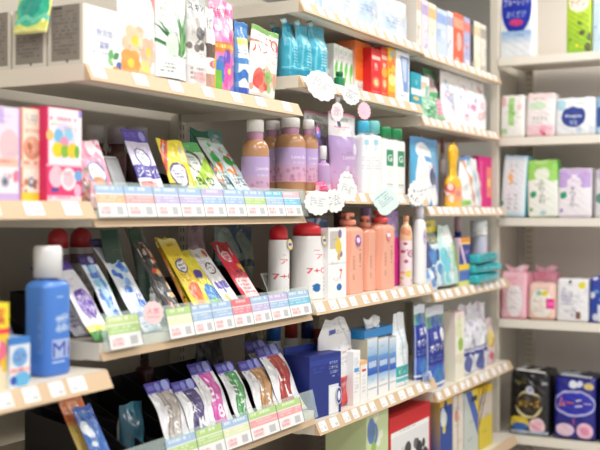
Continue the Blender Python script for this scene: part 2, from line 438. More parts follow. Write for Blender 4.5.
# ------------------------------------------------------------------ price tags in the strips
def tag_art(w, h, kind):
    c = Cv(w, h, (250, 249, 247), 700)
    if kind == 0: c.micro(.08, .1, .6, .45, 2, (110, 110, 115), 3, .5); c.rect(.55, .5, .9, .85, (150, 150, 155), .35); c.rect(.1, .6, .3, .85, (225, 130, 120), .35)
    if kind == 1: c.rect(0, 0, 1, .16, (225, 225, 222)); c.micro(.1, .25, .9, .5, 2, (120, 120, 120), 5, .5); c.rect(.5, .6, .9, .88, (120, 120, 125), .35)
    if kind == 2: c.micro(.1, .12, .95, .5, 2, (150, 140, 130), 9, .45); c.rect(.12, .6, .5, .85, (225, 120, 120), .3)
    return c
TM = []
for kd in range(3):
    b = MB(); b.box(-.026, .026, -.0008, 0, -.030, -.001, (250, 249, 247), front=tag_art(.052, .029, kd)); TM.append(b.mesh('price_tag', PAPER, False))
TILT = math.atan2(STRIPX, STRIPH)
TAGW = {'C0': 'top shelf of the third bay', 'D0': 'top shelf of the farthest bay', 'B1': 'upper shelf above the hang packs', 'C1': 'upper shelf under the teal refills',
        'D1': 'shelf under the white floral bags', 'A2': 'shelf under the pink baby cartons at left', 'C2': 'shelf under the lavender and white refills', 'D2': 'shelf under the yellow long necked bottle',
        'A3': 'shelf under the blue mouthwash bottle', 'C3': 'shelf under the peach pump bottles', 'D3': 'shelf under the teal tube packs', 'C4': 'shelf under the blue gradient boxes', 'D4': 'lowest strip of the farthest bay',
        'A4': 'low shelf of the nearest bay', 'C5': 'bottom deck of the third bay', 'D5': 'bottom deck of the farthest bay'}
rg = random.Random(4)
for lev, where in TAGW.items():
    sx, sz = SH[lev]; y0, y1 = YB[lev[0]]
    if lev in ('C5', 'D5', 'A4'): continue
    if lev in ('A2', 'A3'): y0 = 1.05
    y = y0 + .035
    while y < y1 - .035:
        o = bpy.data.objects.new('price_tag', TM[rg.randrange(3)]); SC.collection.objects.link(o)
        tag(o, 'white price tag on the ' + where, 'price tag', (sx + .0017, y + .0, sz - .0005), (-TILT, 0, R90), 'tags on the ' + where)
        o.scale.x = rg.uniform(.7, .95); y += .055 + rg.choice((.060, .075, .085, .035)) if lev == 'B1' else .055 + rg.choice({'A2': (.02, .045, .05), 'A3': (.002, .012, .03), 'C1': (.02, .05, .03)}.get(lev, (.006, .014, .024, .03)))

# tall shelf tickets standing in the clear rails of the second bay
def ticket(top, mid, seed, extra=None, w=.07):
    c = Cv(w, .066, (240, 240, 240), 800)
    c.rect(0, 0, 1, .26, top); c.micro(.08, .05, .9, .22, 1, (255, 255, 255), seed, .8)
    c.rect(0, .30, 1, .56, mid); c.micro(.06, .34, .95, .54, 2, (255, 255, 255), seed + 3, .6)
    c.rect(.08, .68, .42, .92, (230, 120, 120), .25); c.micro(.08, .66, .45, .95, 2, (225, 110, 110), seed + 7, .5)
    c.rect(.62, .66, .84, .92, (110, 110, 115), .35); c.rect(.975, 0, 1, 1, (96, 96, 104))
    if extra: extra(c)
    return c
BL, PK, LI, GRN, CY, OR = (168, 196, 226), (240, 168, 168), (196, 186, 222), (184, 214, 140), (128, 196, 222), (244, 190, 150)
TK = {'B2': [(91, 128, BL, OR), (128, 157, BL, PK), (157, 182, BL, LI), (182, 205, BL, LI), (205, 227, LI, BL), (227, 247, BL, BL), (247, 268, BL, GRN), (268, 286, CY, BL), (286, 303, (240, 190, 200), CY)],
      'B3': [(110, 143, (200, 222, 150), GRN), (170, 195, GRN, (226, 232, 190)), (195, 215, BL, BL), (215, 235, BL, BL), (235, 254, (236, 120, 130), (236, 140, 150)), (254, 272, BL, LI), (272, 291, LI, BL), (291, 312, BL, CY)],
      'B4': [(170, 200, BL, GRN), (200, 226, GRN, GRN), (226, 252, BL, (226, 232, 190)), (252, 280, GRN, PK), (280, 304, GRN, PK)]}
CN = {BL: 'pale blue', PK: 'pink', LI: 'lilac', GRN: 'green', CY: 'cyan', OR: 'orange', (200, 222, 150): 'yellow-green', (236, 120, 130): 'red', (240, 190, 200): 'rose', (226, 232, 190): 'cream', (236, 140, 150): 'red'}
RW = {'B2': 'below the lavender and yellow packs', 'B3': 'below the red and yellow packs', 'B4': 'below the violet headed packs'}
ORD = ['first', 'second', 'third', 'fourth', 'fifth', 'sixth', 'seventh', 'eighth', 'ninth']
TL = math.atan2(.018, .074)
for lev, L in TK.items():
    sx, sz = SH[lev]
    for i, (u0, u1, ct, cm) in enumerate(L):
        ya, yb = GY(u0, sx + .014), GY(u1, sx + .014)
        if lev == 'B4': yb = min(yb, 2.505)
        yb = min(yb, 2.508); ya = max(ya, 1.62)
        wd = yb - ya - .001
        b = MB(); b.box(-wd / 2, wd / 2, -.0009, 0, 0, .066, (250, 250, 250), front=ticket(ct, cm, i * 3 + 1, w=wd))
        o = b.obj('shelf_ticket', PAPER, None, False)
        tag(o, '%s and %s ticket %s, %s from left' % (CN[ct], CN[cm], RW[lev], ORD[i]), 'shelf ticket', (sx + .0155, (ya + yb) / 2, sz - .014), (-TL, 0, R90), 'tickets in the clear rail ' + RW[lev])
# ------------------------------------------------------------------ product makers
def settle(lev, u0, u1, dx):
    """the shelf that really carries the thing: next bay, or the higher of two where it straddles a joint"""
    for _ in range(2):
        x = SH[lev][0] - dx; ya, yb = GY(u0, x), GY(u1, x); b = lev[0]; n = {'A': 'B', 'B': 'C', 'C': 'D', 'D': 'D'}[b]; q = {'D': 'C', 'C': 'B', 'B': 'A', 'A': 'A'}[b]
        y0, y1 = YB[b]; c = (ya + yb) / 2; o = lev
        up, dn_ = n + lev[1], q + lev[1]
        if up in SH and up != lev and (c > y1 or (yb > y1 + .006 and SH[up][1] > SH[lev][1])): lev = up
        elif dn_ in SH and dn_ != lev and (c < y0 or (ya < y0 - .006 and SH[dn_][1] > SH[lev][1])): lev = dn_
        if lev == o: break
    return lev
def ceil_of(lev):            # underside of the next shelf up in the same bay
    zs = [z for k, (q, z) in SH.items() if k[0] == lev[0] and z > SH[lev][1] + .05]
    return min(zs) - .040 if zs else 9.0
def fit(lev, y, w):           # keep clear of the steps in level at the joints
    y0, y1 = YB[lev[0]]; 
    if y + w / 2 > y1 - .003 and y + w / 2 - y1 < .6 * w: y = y1 - .003 - w / 2
    if y - w / 2 < y0 + .003 and y0 - y + w / 2 < .6 * w: y = y0 + .003 + w / 2
    return y
def spot(lev, u0, u1, vt, dx=.012):
    lev = settle(lev, u0, u1, dx)
    sx, sz = SH[lev]; x = sx - dx
    ya, yb = GY(u0, x), GY(u1, x); s = GS((u0 + u1) / 2, x); y0, y1 = YB[lev[0]]; w = yb - ya
    if yb > y1 - .003 and yb - y1 < .45 * w: yb = y1 - .003
    if ya < y0 + .003 and y0 - ya < .45 * w: ya = y0 + .003
    return x, (ya + yb) / 2, yb - ya, sz + .0005, min((212 - vt) * s / F, ceil_of(lev)) - sz
def dens(x, y): 
    s = abs((x - CAMX) * -SN + y * CS); return max(300, min(900, 1900 / s))
def loc_of(x, y, z, D): return (x - D / 2, y, z)
def drawn(fn, w, h, bg, dn):
    c = Cv(w, h, bg, dn)
    if fn: fn(c)
    if h > .07 and w > .03:          # fine illegible print every pack carries
        q = np.random.RandomState(int(w * 9000 + h * 7000)); m = c.a.mean((0, 1)); col = m * .45 if m.mean() > 90 else m * .5 + 120
        for k in range(3):
            y = .12 + .26 * k + .12 * q.rand(); x = .08 + .4 * q.rand(); c.micro(x, y, x + .45, y + .05, 2, col, int(q.randint(99)), .38)
    return c

def carton(name, cat, label, lev, u0, u1, vt, D, art, bg=(250, 250, 250), side=None, sart=None, dx=.012, rz=0, group=None, flap=None, finish=None):
    x, y, w, z, h = spot(lev, u0, u1, vt, dx); w -= .001; dn = dens(x, y)
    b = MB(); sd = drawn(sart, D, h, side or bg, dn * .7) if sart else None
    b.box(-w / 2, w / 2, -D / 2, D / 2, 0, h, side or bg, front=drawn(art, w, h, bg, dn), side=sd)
    L = loc_of(x, y, z, D)
    if flap:
        t = thing(name, label, cat, L, (0, 0, R90 + rz), group); b.obj('carton_body', finish or PAPER, t, False)
        MB().box(-w / 2 - .0004, w / 2 + .0004, -D / 2 - .0004, D / 2 + .0004, h, h + .0012, flap).obj('lid_flap', finish or PAPER, t, False)
        return t
    return tag(b.obj(name, finish or PAPER, None, False), label, cat, L, (0, 0, R90 + rz), group)

def bag(name, cat, label, lev, u0, u1, vt, th, art, bg=(248, 248, 248), back=(225, 225, 225), dx=.014, seal=.06, stand=True, wr=.0015, shape=None, tilt=0, rz=0, seed=0, group=None, finish=None, spout=None, sticker=None, roll=0):
    x, y, w, z, h = spot(lev, u0, u1, vt, dx); dn = dens(x, y)
    b = MB(); b.pouch(w, h, th, drawn(art, w, h, bg, dn), back, seal=seal, stand=stand, wr=wr, shape=shape, tilt=tilt, seed=seed)
    L = loc_of(x, y, z + abs(math.sin(roll)) * w / 2, th)
    if not (spout or sticker):
        return tag(b.obj(name, finish or FILM), label, cat, L, (0, roll, R90 + rz), group)
    t = thing(name, label, cat, L, (0, roll, R90 + rz), group); b.obj('pouch_body', finish or FILM, t)
    if spout:
        s = MB(); s.lathe([(0, 0), (.009, 0), (.009, .012), (0, .012)], spout, n=20); o = s.obj('spout_cap', PLAST, t); o.location = (-w * .32, 0, h - .004); o.rotation_euler = (0, -.5, 0)
    if sticker:
        px, pz, r, fn = sticker; c = Cv(r * 2, r * 2, (255, 255, 255), dn); fn(c)
        disc(r, c).obj('round_sticker', PAPER, t).location = (px * w, -th / 2 - .0022, pz * h)
    return t

def disc(r, c, lobes=0, amp=0, th=.0006):
    """flat die-cut card with a wavy outline; canvas spans the square around it"""
    cc = c.out(); n = 72; m = 20
    a = np.linspace(0, 2 * math.pi, n); q = np.linspace(0.001, 1, m)[:, None]
    R = r * (1 + amp * np.abs(np.sin(a * lobes / 2))) / (1 + amp) if lobes else r + 0 * a
    X = q * R * np.cos(a); Z = q * R * np.sin(a)
    ix = np.clip(((X / r / 2 + .5) * cc.shape[1]).astype(int), 0, cc.shape[1] - 1); iz = np.clip(((.5 - Z / r / 2) * cc.shape[0]).astype(int), 0, cc.shape[0] - 1)
    b = MB(); b.sheet(np.stack([X, 0 * X, Z], -1), cc[iz, ix]); b.sheet(np.stack([X, 0 * X + th, Z], -1)[:, ::-1], (245, 245, 245))
    e = np.stack([X[-1], 0 * X[-1], Z[-1]], -1); f = e + np.array([0, th, 0]); b.sheet(np.stack([e, f]), (240, 240, 240))
    return b

def lean(name, cat, label, lev, u0, u1, vt, ang, art, bg=(245, 245, 245), head=None, hart=None, hh=.16, dx=.03, th=.008, group=None, rz=0, seed=0, wr=.002, curl=.0, z0=0, back=(200, 200, 200), shape=None, ztop=None, roll=0):
    """pack resting on the shelf and leaning back; u0,u1 its bottom edge, vt its top in the photo"""
    lev = settle(lev, u0, u1, dx)
    sx, sz = SH[lev]; x = sx - dx; ya, yb = GY(u0, x), GY(u1, x); w = (yb - ya) * ({'B2': .95, 'B3': .72}.get(lev, .82) if lev[0] in 'AB' else 1); y = (ya + yb) / 2
    s0 = GS((u0 + u1) / 2, x); z = sz + .001 + z0; a = math.radians(ang)
    ds = SN * math.sin(a)
    L = ((212 - vt) * s0 - F * z) / (F * math.cos(a) - (212 - vt) * ds)
    L = min(L, (ceil_of(lev) - .004 - z) / math.cos(a)); y = fit(lev, y, w)
    dn = dens(x, y)
    lb = L * (1 - hh) if head else L
    b = MB(); b.pouch(w, lb, th, drawn(art, w, lb, bg, dn), back, seal=.05, stand=False, wr=wr, seed=seed, curl=curl, shape=shape, sway=(.07 if lev in ('B3', 'B4') and head else .0))
    R = (-a, roll, R90 + rz); Lc = (x, y, z + .3 * th)
    if not head: return tag(b.obj(name, FILM), label, cat, Lc, R, group)
    t = thing(name, label, cat, Lc, R, group); b.obj('pack_body', FILM, t)
    hl = L * hh; c = drawn(hart, w, hl, head, dn); m = MB(); m.box(-w / 2, w / 2, -.0012 + curl, .0004 + curl, lb - .001, L, head, front=c); m.obj('header_card', PAPER, t, False)
    return t

def bottle(name, cat, label, lev, u0, u1, vt, D, body, capcol, prof=None, capr=.45, caph=.14, ex=2.6, lab=None, labz=(.12, .62), labbg=(255, 255, 255), arc=1.15, art=None, group=None, dx=.012, mt=None, pump=None, neck=.1, shoulder=.12, extra=None, capmat=None, ribs=0, pumpdir=-1, capex=2.0, capsil=None, dome=False):
    x, y, w, z, h = spot(lev, u0, u1, vt, dx); dn = dens(x, y)
    y_, w_, z_, h_, D_ = y, w, z, h, D
    n_ = {'A': 'B', 'B': 'C', 'C': 'D', 'D': 'D'}
    xc = x - D / 2; uc = (u0 + u1) / 2; lv = settle(lev, u0, u1, dx)       # u0,u1 = outline of the bottle in the photo
    tt = (uc - 300) / F; s_c = GS(uc, xc); y = GY(uc, xc); r_ = (u1 - u0) / 2 * s_c / F
    dxr, dyr = abs(-SN + CS * tt), CS + SN * tt; q_ = ex / (ex - 1); nn = math.hypot(dxr, dyr); dxr /= nn; dyr /= nn; nx_ = n_[lv[0]] + lv[1]; lv = nx_ if (nx_ in SH and y > YB[lv[0]][1] and nx_ != lv) else lv
    D = min(D, 2 * .80 * r_ / dyr); w = 2 * (max(r_ ** q_ - (D / 2 * dyr) ** q_, 1e-9)) ** (1 / q_) / dxr
    if capex == 2.0 and ex < 2.3: D = w = 2 * r_
    w = min(w, 3.2 * D)
    z = SH[lv][1] + .0005; h = min((212 - vt) * s_c / F, ceil_of(lv)) - SH[lv][1]; xc = x - D / 2; y = fit(lv, y, w)
    if ex >= 4 and capsil is None: y, w, z, h, D = y_, w_, z_, h_, D_; w -= .001; xc = x - D / 2; r_ = w / 2      # flat faced: u0,u1 = its front face
    t = thing(name, label, cat, (xc, y, z), (0, 0, R90), group)
    hw = w / 2; bb = D / w
    ch = caph * h; bh = h - ch
    if prof is None:
        ne = capr * .86; sh = shoulder
        pr = [(0, 0), (.90, 0), (.97, .012), (1, .035), (1, .5)]
        z1 = 1 - neck - sh
        pr += [(1, z1)] + [(1 - (1 - ne) * (1 - math.cos(k / 7 * math.pi / 2)), z1 + sh * math.sin(k / 7 * math.pi / 2)) for k in range(1, 8)] + [(ne, 1.0), (0, 1.0)]
    else: pr = prof
    P = [(r * hw, q * bh) for r, q in pr]
    b = MB()
    if art:
        c = Cv(w * 1.6, bh, body, dn); art(c)
        P2 = [p for p in P if p[0] > 0]
        b.lathe(P2, None, b=bb, ex=ex, canvas=c, arc=math.pi); b.lathe([(0, P2[0][1]), P2[0]], body, n=c.nx, b=bb, ex=ex); b.lathe([P2[-1], (0, P2[-1][1])], body, n=c.nx, b=bb, ex=ex)
    else: b.lathe(P, body, b=bb, ex=ex, n=56)
    b.obj('bottle_body', mt or SHELL, t)
    if lab:
        zz = [labz[0] * bh, labz[1] * bh]; c = Cv(w * arc * .75, zz[1] - zz[0], labbg, dn); lab(c)
        m = MB(); o_ = sorted(P, key=lambda p: p[1]); rr = [np.interp(q, [p[1] for p in o_ if p[0] > 0], [p[0] for p in o_ if p[0] > 0]) for q in zz]
        m.lathe([(rr[0], zz[0]), (rr[1], zz[1])], None, b=bb, ex=ex, canvas=c, arc=arc, off=.0006)
        m.obj('label', PAPER, t)
    cr = capr * (hw if ex >= 4 else min(hw, D / 2 * 1.05))
    if capsil: cr = capsil * r_
    if pump is None:
        m = MB()
        if dome: m.lathe([(0.0001, ch)] + [(cr * math.sin(k / 9 * math.pi / 2), ch * (.45 + .55 * math.cos(k / 9 * math.pi / 2))) for k in range(1, 10)] + [(cr, 0), (0, 0)], capcol, n=40)
        else: m.lathe([(0, ch), (cr * .86, ch), (cr * .97, ch * .93), (cr, ch * .8), (cr, 0), (0, 0)], capcol, n=49 if ribs else 36, b=(bb if capex != 2 else 1), ribs=ribs, ex=capex)
        m.obj('cap', capmat or PLAST, t).location = (0, 0, bh)
    else:
        m = MB(); m.lathe([(0, ch * .45), (cr * .8, ch * .45), (cr, ch * .38), (cr, 0), (0, 0)], capcol, n=32)
        m.lathe([(cr * .35, ch), (cr * .35, ch * .4)], capcol, n=20)
        m.obj('pump_collar', PLAST, t).location = (0, 0, bh)
        m = MB(); m.lathe([(0, ch * .3), (cr * .75, ch * .3), (cr * .8, ch * .2), (cr * .8, 0), (0, 0)], capcol, n=24)
        dx2, dy2 = pump
        m.tube((0, 0, ch * .16), (dx2, dy2, ch * .06), cr * .34, cr * .22, capcol); m.tube((dx2 * .97, dy2 * .97, ch * .1), (dx2 * 1.02, dy2 * 1.02, -ch * .22), cr * .22, cr * .2, capcol)
        m.obj('pump_head', PLAST, t).location = (0, 0, bh + ch * .70)
    if extra: extra(t, w, D, h, bh)
    return t

def neck_tag(r, fn, px, pz, lobes=9, amp=.12):
    def f(t, w, D, h, bh):
        c = Cv(r * 2, r * 2, (90, 80, 190), 800); fn(c)
        o = disc(r, c, lobes, amp).obj('neck_sticker', PAPER, t); o.location = (px * w, -D / 2 - .002, pz * h); o.rotation_euler = (-.12, 0, 0)
    return f

def softpack(name, cat, label, x, y, z, w, D, h, art, bg, r=.012, puff=.006, rz=R90, side=None, sart=None, top=.25, wr=.001, seed=0, group=None, taper=.03, roof=None, dn=420, roll=0, extra=None):
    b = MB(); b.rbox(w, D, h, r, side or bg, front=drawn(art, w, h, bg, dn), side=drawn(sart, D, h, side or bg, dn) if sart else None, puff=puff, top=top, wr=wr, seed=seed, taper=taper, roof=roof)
    if not extra: return tag(b.obj(name, SOFT), label, cat, (x, y, z), (0, roll, rz), group)
    t = thing(name, label, cat, (x, y, z), (0, roll, rz), group); b.obj('pack_body', SOFT, t); extra(t, w, D, h); return t

def cloud_sign(label, u, v, x, r, bg=(240, 239, 238), lobes=11, amp=.16, ry=1.0, txt=None, rot=0, group='die-cut signs clipped to the strips', lean_=.1, stem=None, name='shelf_talker'):
    x += .024; y = GY(u, x); s = GS(u, x); z = (212 - v) * s / F
    c = Cv(r * 2, r * 2, bg, 700)
    (txt or (lambda c: c.micro(.22, .28, .85, .72, 5, (110, 110, 125), int(u), .8)))(c)
    t = thing(name, label, 'shelf sign', (x, y, z), (-lean_, rot, R90 - .6), group)
    r = r * 1.15
    o = disc(r, c, lobes, amp).obj('sign_card', PAPER, t); o.scale = (1, 1, ry)
    m = MB(); m.box(-.006, .006, .0008, .0016, -.2 * r, r * ry + .015 if stem is None else stem, (235, 240, 240)); m.obj('clear_clip', CLEAR, t, False)
    return t
W_ = (252, 252, 252); GRY = (120, 120, 125); DK = (50, 50, 60)
# ================================================================== B1: upper shelf of the second bay
def grey_side(c):
    c.rect(0, 0, .06, 1, (226, 220, 208)); c.rect(.94, 0, 1, 1, (226, 220, 208)); c.rect(.1, 0, .9, .92, (146, 138, 128))
    c.micro(.16, .10, .9, .84, 12, (92, 86, 80), 5, .7); c.rect(.16, .03, .4, .07, (60, 55, 50)); c.circ(.55, .93, .03, (80, 74, 66))
def a_white(c):
    c.rect(0, 0, .05, 1, (238, 232, 210)); c.text('葉酸', .55, .62, .13, (90, 100, 170)); c.micro(.25, .74, .85, .80, 1, (110, 120, 180), 3, .6)
    c.text('無添加', .55, .42, .14, (120, 140, 190)); c.leaf(.68, .86, .22, .07, -1.2, (110, 180, 110)); c.leaf(.78, .82, .2, .06, -.6, (80, 150, 90)); c.leaf(.8, .94, .2, .05, -2.6, (150, 200, 140))
    c.ell(.95, .93, .09, .08, (70, 110, 190)); c.ell(.86, .99, .1, .05, (230, 140, 60))
c0 = carton('supplement_carton', 'box', 'white carton with a grey text side at the shelf front', 'B1', 82.5, 121, 8, .092, a_white, side=(226, 220, 208), sart=grey_side, dx=.010, group='white cartons with grey sides')
for k, ds in enumerate(('second from the shelf front, teal sachet above it', 'third from the shelf front, at the left edge')):
    c1 = c0.copy(); SC.collection.objects.link(c1); c1.location.x -= .098 * (k + 1); c1['label'] = 'white carton with a grey text side, ' + ds
def a_greenbag(c):
    c.rect(0, 0, 1, 1, (235, 240, 120)); c.ell(.5, .45, .46, .42, (60, 200, 160)); c.ell(.45, .4, .3, .28, (40, 170, 150)); c.wave(.7, .05, 2, 0, .06, (120, 220, 190)); c.rect(0, .9, 1, 1, (240, 240, 150))
b = MB(); b.pouch(.085, .10, .016, drawn(a_greenbag, .085, .10, (120, 210, 180), 700), seal=.05, stand=False, seed=3)
tag(b.obj('snack_sachet', FILM), 'teal and lime sachet sagging over the grey-sided cartons', 'sachet', (-.13, 1.600, SH['B1'][1] + .067), (-.25, 0, .10))
def a_flower(c):
    c.text('つくる', .5, .18, .07, (140, 130, 150)); c.micro(.2, .26, .8, .36, 2, (120, 110, 130), 3, .5)
    c.flower(.35, .62, .26, (250, 214, 180)); c.flower(.72, .72, .24, (248, 196, 170)); c.flower(.25, .88, .22, (246, 170, 90)); c.flower(.62, .92, .16, (250, 220, 150)); c.diag(1, -.5, .62, .74, (235, 90, 90), .0); c.diag(1, -.9, .78, .95, (240, 110, 110), .8)
    c.rect(0, .95, 1, 1, (240, 190, 140), .6)
bag('supplement_pouch', 'bag', 'white pouch printed with pale orange flowers, beside the white cartons', 'B1', 122, 159, -12, .03, a_flower, seed=1)
def a_plant(c):
    c.rect(0, .0, 1, .35, (238, 246, 232)); rg = np.random.RandomState(4)
    for i in range(26): c.leaf(.72 + .04 * rg.randn(), .72, .9 * rg.rand() + .25, .03, -1.57 + .5 * rg.randn(), [(70, 140, 70), (110, 175, 100), (40, 110, 60)][i % 3])
    c.ell(.42, .6, .2, .14, (222, 236, 222)); c.micro(.12, .12, .5, .5, 5, (130, 165, 130), 6, .6); c.micro(.1, .8, .55, .92, 3, (90, 100, 90), 8, .6); c.rect(.0, .965, 1, 1, (60, 66, 60))
bag('tea_pouch', 'bag', 'white pouch with tall green leaves printed on its right side', 'B1', 160, 190, -8, .03, a_plant, seed=2)
def a_grey(c):
    c.rect(0, 0, 1, .3, (205, 205, 205)); c.spots(0, .3, 1, .66, 16, [(120, 110, 105), (170, 160, 150), (220, 215, 210), (90, 90, 92)], .14, 3); c.text('スキン', .5, .14, .09, (60, 60, 62)); c.rect(0, .66, 1, .78, (245, 245, 245)); c.micro(.1, .8, .9, .95, 3, (130, 110, 110), 3)
    c.ell(.5, .9, .3, .06, (235, 170, 170), .7)
bag('skincare_pouch', 'bag', 'grey photo-printed pouch between the leafy and the floral pouch', 'B1', 191, 210, -6, .03, a_grey, bg=(228, 226, 224), seed=3)
def a_brown(c):
    c.rect(0, .0, 1, .45, (245, 240, 238)); c.rect(0, .45, 1, .62, (110, 90, 80)); c.circ(.5, .7, .3, (222, 120, 120)); c.circ(.5, .7, .18, (240, 200, 190)); c.text('肌', .5, .2, .14, (120, 110, 120)); c.rect(0, .82, 1, 1, (206, 160, 140))
bag('supplement_pouch', 'bag', 'narrow pouch with a brown band and pink round mark', 'B1', 209, 217, 8, .025, a_brown, seed=4)
def a_pink(c):
    c.rect(0, 0, 1, 1, (238, 130, 190)); c.spots(0, 0, 1, .5, 22, [(250, 220, 235), (225, 50, 130), (250, 170, 200), (250, 240, 250)], .12, 2); c.rect(0, .47, 1, .58, (240, 130, 50)); c.micro(.05, .49, .95, .56, 1, (255, 240, 120), 2, .9)
    c.spots(0, .6, 1, 1, 20, [(110, 80, 190), (150, 120, 220), (240, 90, 170), (70, 130, 200)], .12, 8); c.rect(0, .78, .32, 1, (120, 190, 60)); c.text('酵素', .5, .15, .12, (210, 20, 100), w=.7); c.flower(.62, .78, .2, (235, 90, 180)); c.rect(0, .6, .14, 1, (230, 190, 60))
bag('enzyme_pouch', 'bag', 'hot pink and purple floral pouch with an orange band', 'B1', 214, 238, 0, .035, a_pink, seed=5)
def a_bluew(c):
    c.rect(0, 0, 1, .22, (60, 130, 200)); c.rect(0, .26, 1, .32, (250, 215, 70)); c.rect(0, .22, 1, .26, (250, 235, 120)); c.text('美', .5, .11, .10, W_); c.rect(0, .5, 1, .58, (90, 150, 215)); c.wave(.74, .03, 1.5, 1, .06, (60, 120, 200)); c.rect(0, .9, 1, 1, (60, 90, 190)); c.micro(.1, .38, .9, .46, 2, (60, 100, 190), 3); c.rect(0, .0, .12, 1, (70, 130, 200), .8)
bag('supplement_pouch', 'bag', 'narrow blue and white pouch with a yellow band', 'B1', 239, 252, 22, .03, a_bluew, seed=6)
def a_red(c):
    c.rect(0, 0, 1, .08, (140, 190, 110)); c.text('ハンド5', .46, .33, .13, (225, 50, 50), w=.84, bold=.04); c.rect(0, .21, .6, .245, (235, 120, 100)); c.ell(.82, .22, .17, .09, (230, 60, 60)); c.ell(.80, .2, .07, .05, (250, 200, 190)); c.micro(.1, .12, .9, .18, 1, (140, 60, 50), 4)
    c.ell(.35, .8, .26, .12, (225, 80, 70)); c.ell(.7, .72, .2, .1, (245, 190, 160)); c.leaf(.3, .62, .4, .1, .3, (120, 180, 100)); c.leaf(.55, .6, .35, .08, 1.1, (160, 200, 120)); c.spots(0, .6, 1, .97, 14, [(240, 150, 130), (250, 214, 190), (225, 90, 80), (150, 190, 110)], .09, 3, .8); c.rect(0, .955, 1, 1, (250, 240, 235))
bag('bath_powder_bag', 'bag', 'white bag with red katakana and fruit, last on the second bay', 'B1', 252, 279, 30, .04, a_red, bg=(252, 248, 240), seed=7, tilt=-.012, roll=.06)

# ================================================================== C1: upper shelf of the third bay
def a_teal(c):
    c.grad(0, 1, (40, 160, 190), (60, 175, 200)); c.vwave(.2, .03, 1, 0, .03, (110, 200, 215)); c.rect(.3, .2, .82, .5, (120, 205, 222), .7); c.text('薬用', .55, .3, .07, (245, 252, 252)); c.micro(.35, .42, .8, .8, 7, (225, 245, 250), 3, .7); c.rect(0, .86, 1, 1, (20, 130, 165), .7); c.wave(.82, .01, 2, 1, .008, (150, 220, 235))
TS = lambda v: .80 + .2 * min(1, v * 2.2)
for i, (u0, u1, vt, ds) in enumerate(((279, 290, 24, 'leftmost of the four, next to the red katakana bag'), (290, 303, 22, 'second from the left'), (303, 316, 24, 'third from the left'), (315, 333, 26, 'rightmost, beside the white and green slim boxes'))):
    bag('refill_pouch', 'refill pouch', 'teal refill pouch, ' + ds, 'C1', u0, u1, vt, .055, a_teal, back=(40, 150, 180), seed=11 + i, shape=TS, spout=(190, 225, 232), group='teal refill pouches', dx=(.13, .03, .012, .012)[i])
def a_leafbox(c):
    c.rect(0, 0, 1, .1, (246, 250, 244)); c.leaf(.3, .75, 1.9, .32, -1.35, (110, 200, 90)); c.leaf(.6, .9, 1.6, .2, -1.8, (160, 220, 120)); c.rect(.2, .06, .8, .2, (240, 246, 240)); c.micro(.2, .1, .9, .2, 2, (100, 170, 110), 2); c.rect(0, .8, 1, .86, (235, 245, 235))
for i in range(5):
    u = 333.5 + i * 4.9
    carton('cream_carton', 'box', 'slim white box with a green leaf, %s of five beside the orange box' % ORD[i], 'C1', u, u + 4.7, 44 + i * 2.0, .05, a_leafbox, group='slim white and green boxes', dx=.06)
bottle('hair_tonic', 'bottle', 'short green bottle in front of the slim leaf boxes', 'C1', 333, 344, 72, .035, (30, 140, 90), (20, 120, 70), capr=.7, caph=.3)
def a_orange(c):
    c.rect(0, 0, 1, .12, (238, 120, 30)); c.rect(0, .74, 1, 1, (236, 232, 228)); c.micro(.15, .8, .9, .95, 3, (130, 120, 120), 3); c.text('C', .5, .3, .1, (250, 180, 120)); c.wave(.74, .008, 1, 0, .01, (250, 190, 130))
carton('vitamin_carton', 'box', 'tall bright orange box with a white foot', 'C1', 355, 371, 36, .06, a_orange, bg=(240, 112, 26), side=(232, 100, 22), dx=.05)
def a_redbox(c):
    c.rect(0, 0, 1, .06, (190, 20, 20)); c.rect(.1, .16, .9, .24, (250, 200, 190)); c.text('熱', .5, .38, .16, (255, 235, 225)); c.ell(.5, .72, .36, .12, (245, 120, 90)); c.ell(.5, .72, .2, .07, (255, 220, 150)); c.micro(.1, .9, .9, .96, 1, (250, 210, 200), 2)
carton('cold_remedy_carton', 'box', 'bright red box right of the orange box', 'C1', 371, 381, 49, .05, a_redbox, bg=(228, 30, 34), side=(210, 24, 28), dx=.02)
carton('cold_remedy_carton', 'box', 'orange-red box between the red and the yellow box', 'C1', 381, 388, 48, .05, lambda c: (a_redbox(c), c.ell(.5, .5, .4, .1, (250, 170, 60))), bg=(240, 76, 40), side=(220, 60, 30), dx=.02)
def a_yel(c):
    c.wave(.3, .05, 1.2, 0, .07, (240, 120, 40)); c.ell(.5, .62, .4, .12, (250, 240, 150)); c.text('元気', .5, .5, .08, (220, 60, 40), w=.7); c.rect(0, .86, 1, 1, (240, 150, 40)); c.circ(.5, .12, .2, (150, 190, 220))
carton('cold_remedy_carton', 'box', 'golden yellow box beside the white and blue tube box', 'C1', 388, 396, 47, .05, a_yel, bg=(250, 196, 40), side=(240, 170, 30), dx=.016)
def a_tube(c):
    c.rect(0, 0, 1, .05, (236, 240, 246)); c.m((c.X > .25 + .4 * c.Y) & (c.X < .95 - .05 * c.Y) & (c.Y > .1) & (c.Y < .8), (130, 160, 215)); c.m((c.X > .35 + .4 * c.Y) & (c.X < .8 - .05 * c.Y) & (c.Y > .14) & (c.Y < .6), (200, 215, 240)); c.micro(.1, .86, .9, .94, 1, (120, 140, 190), 3)
carton('ointment_carton', 'box', 'white box with a blue tube picture, last on its shelf', 'C1', 396, 409, 51, .045, a_tube, dx=.012, side=(225, 232, 240))

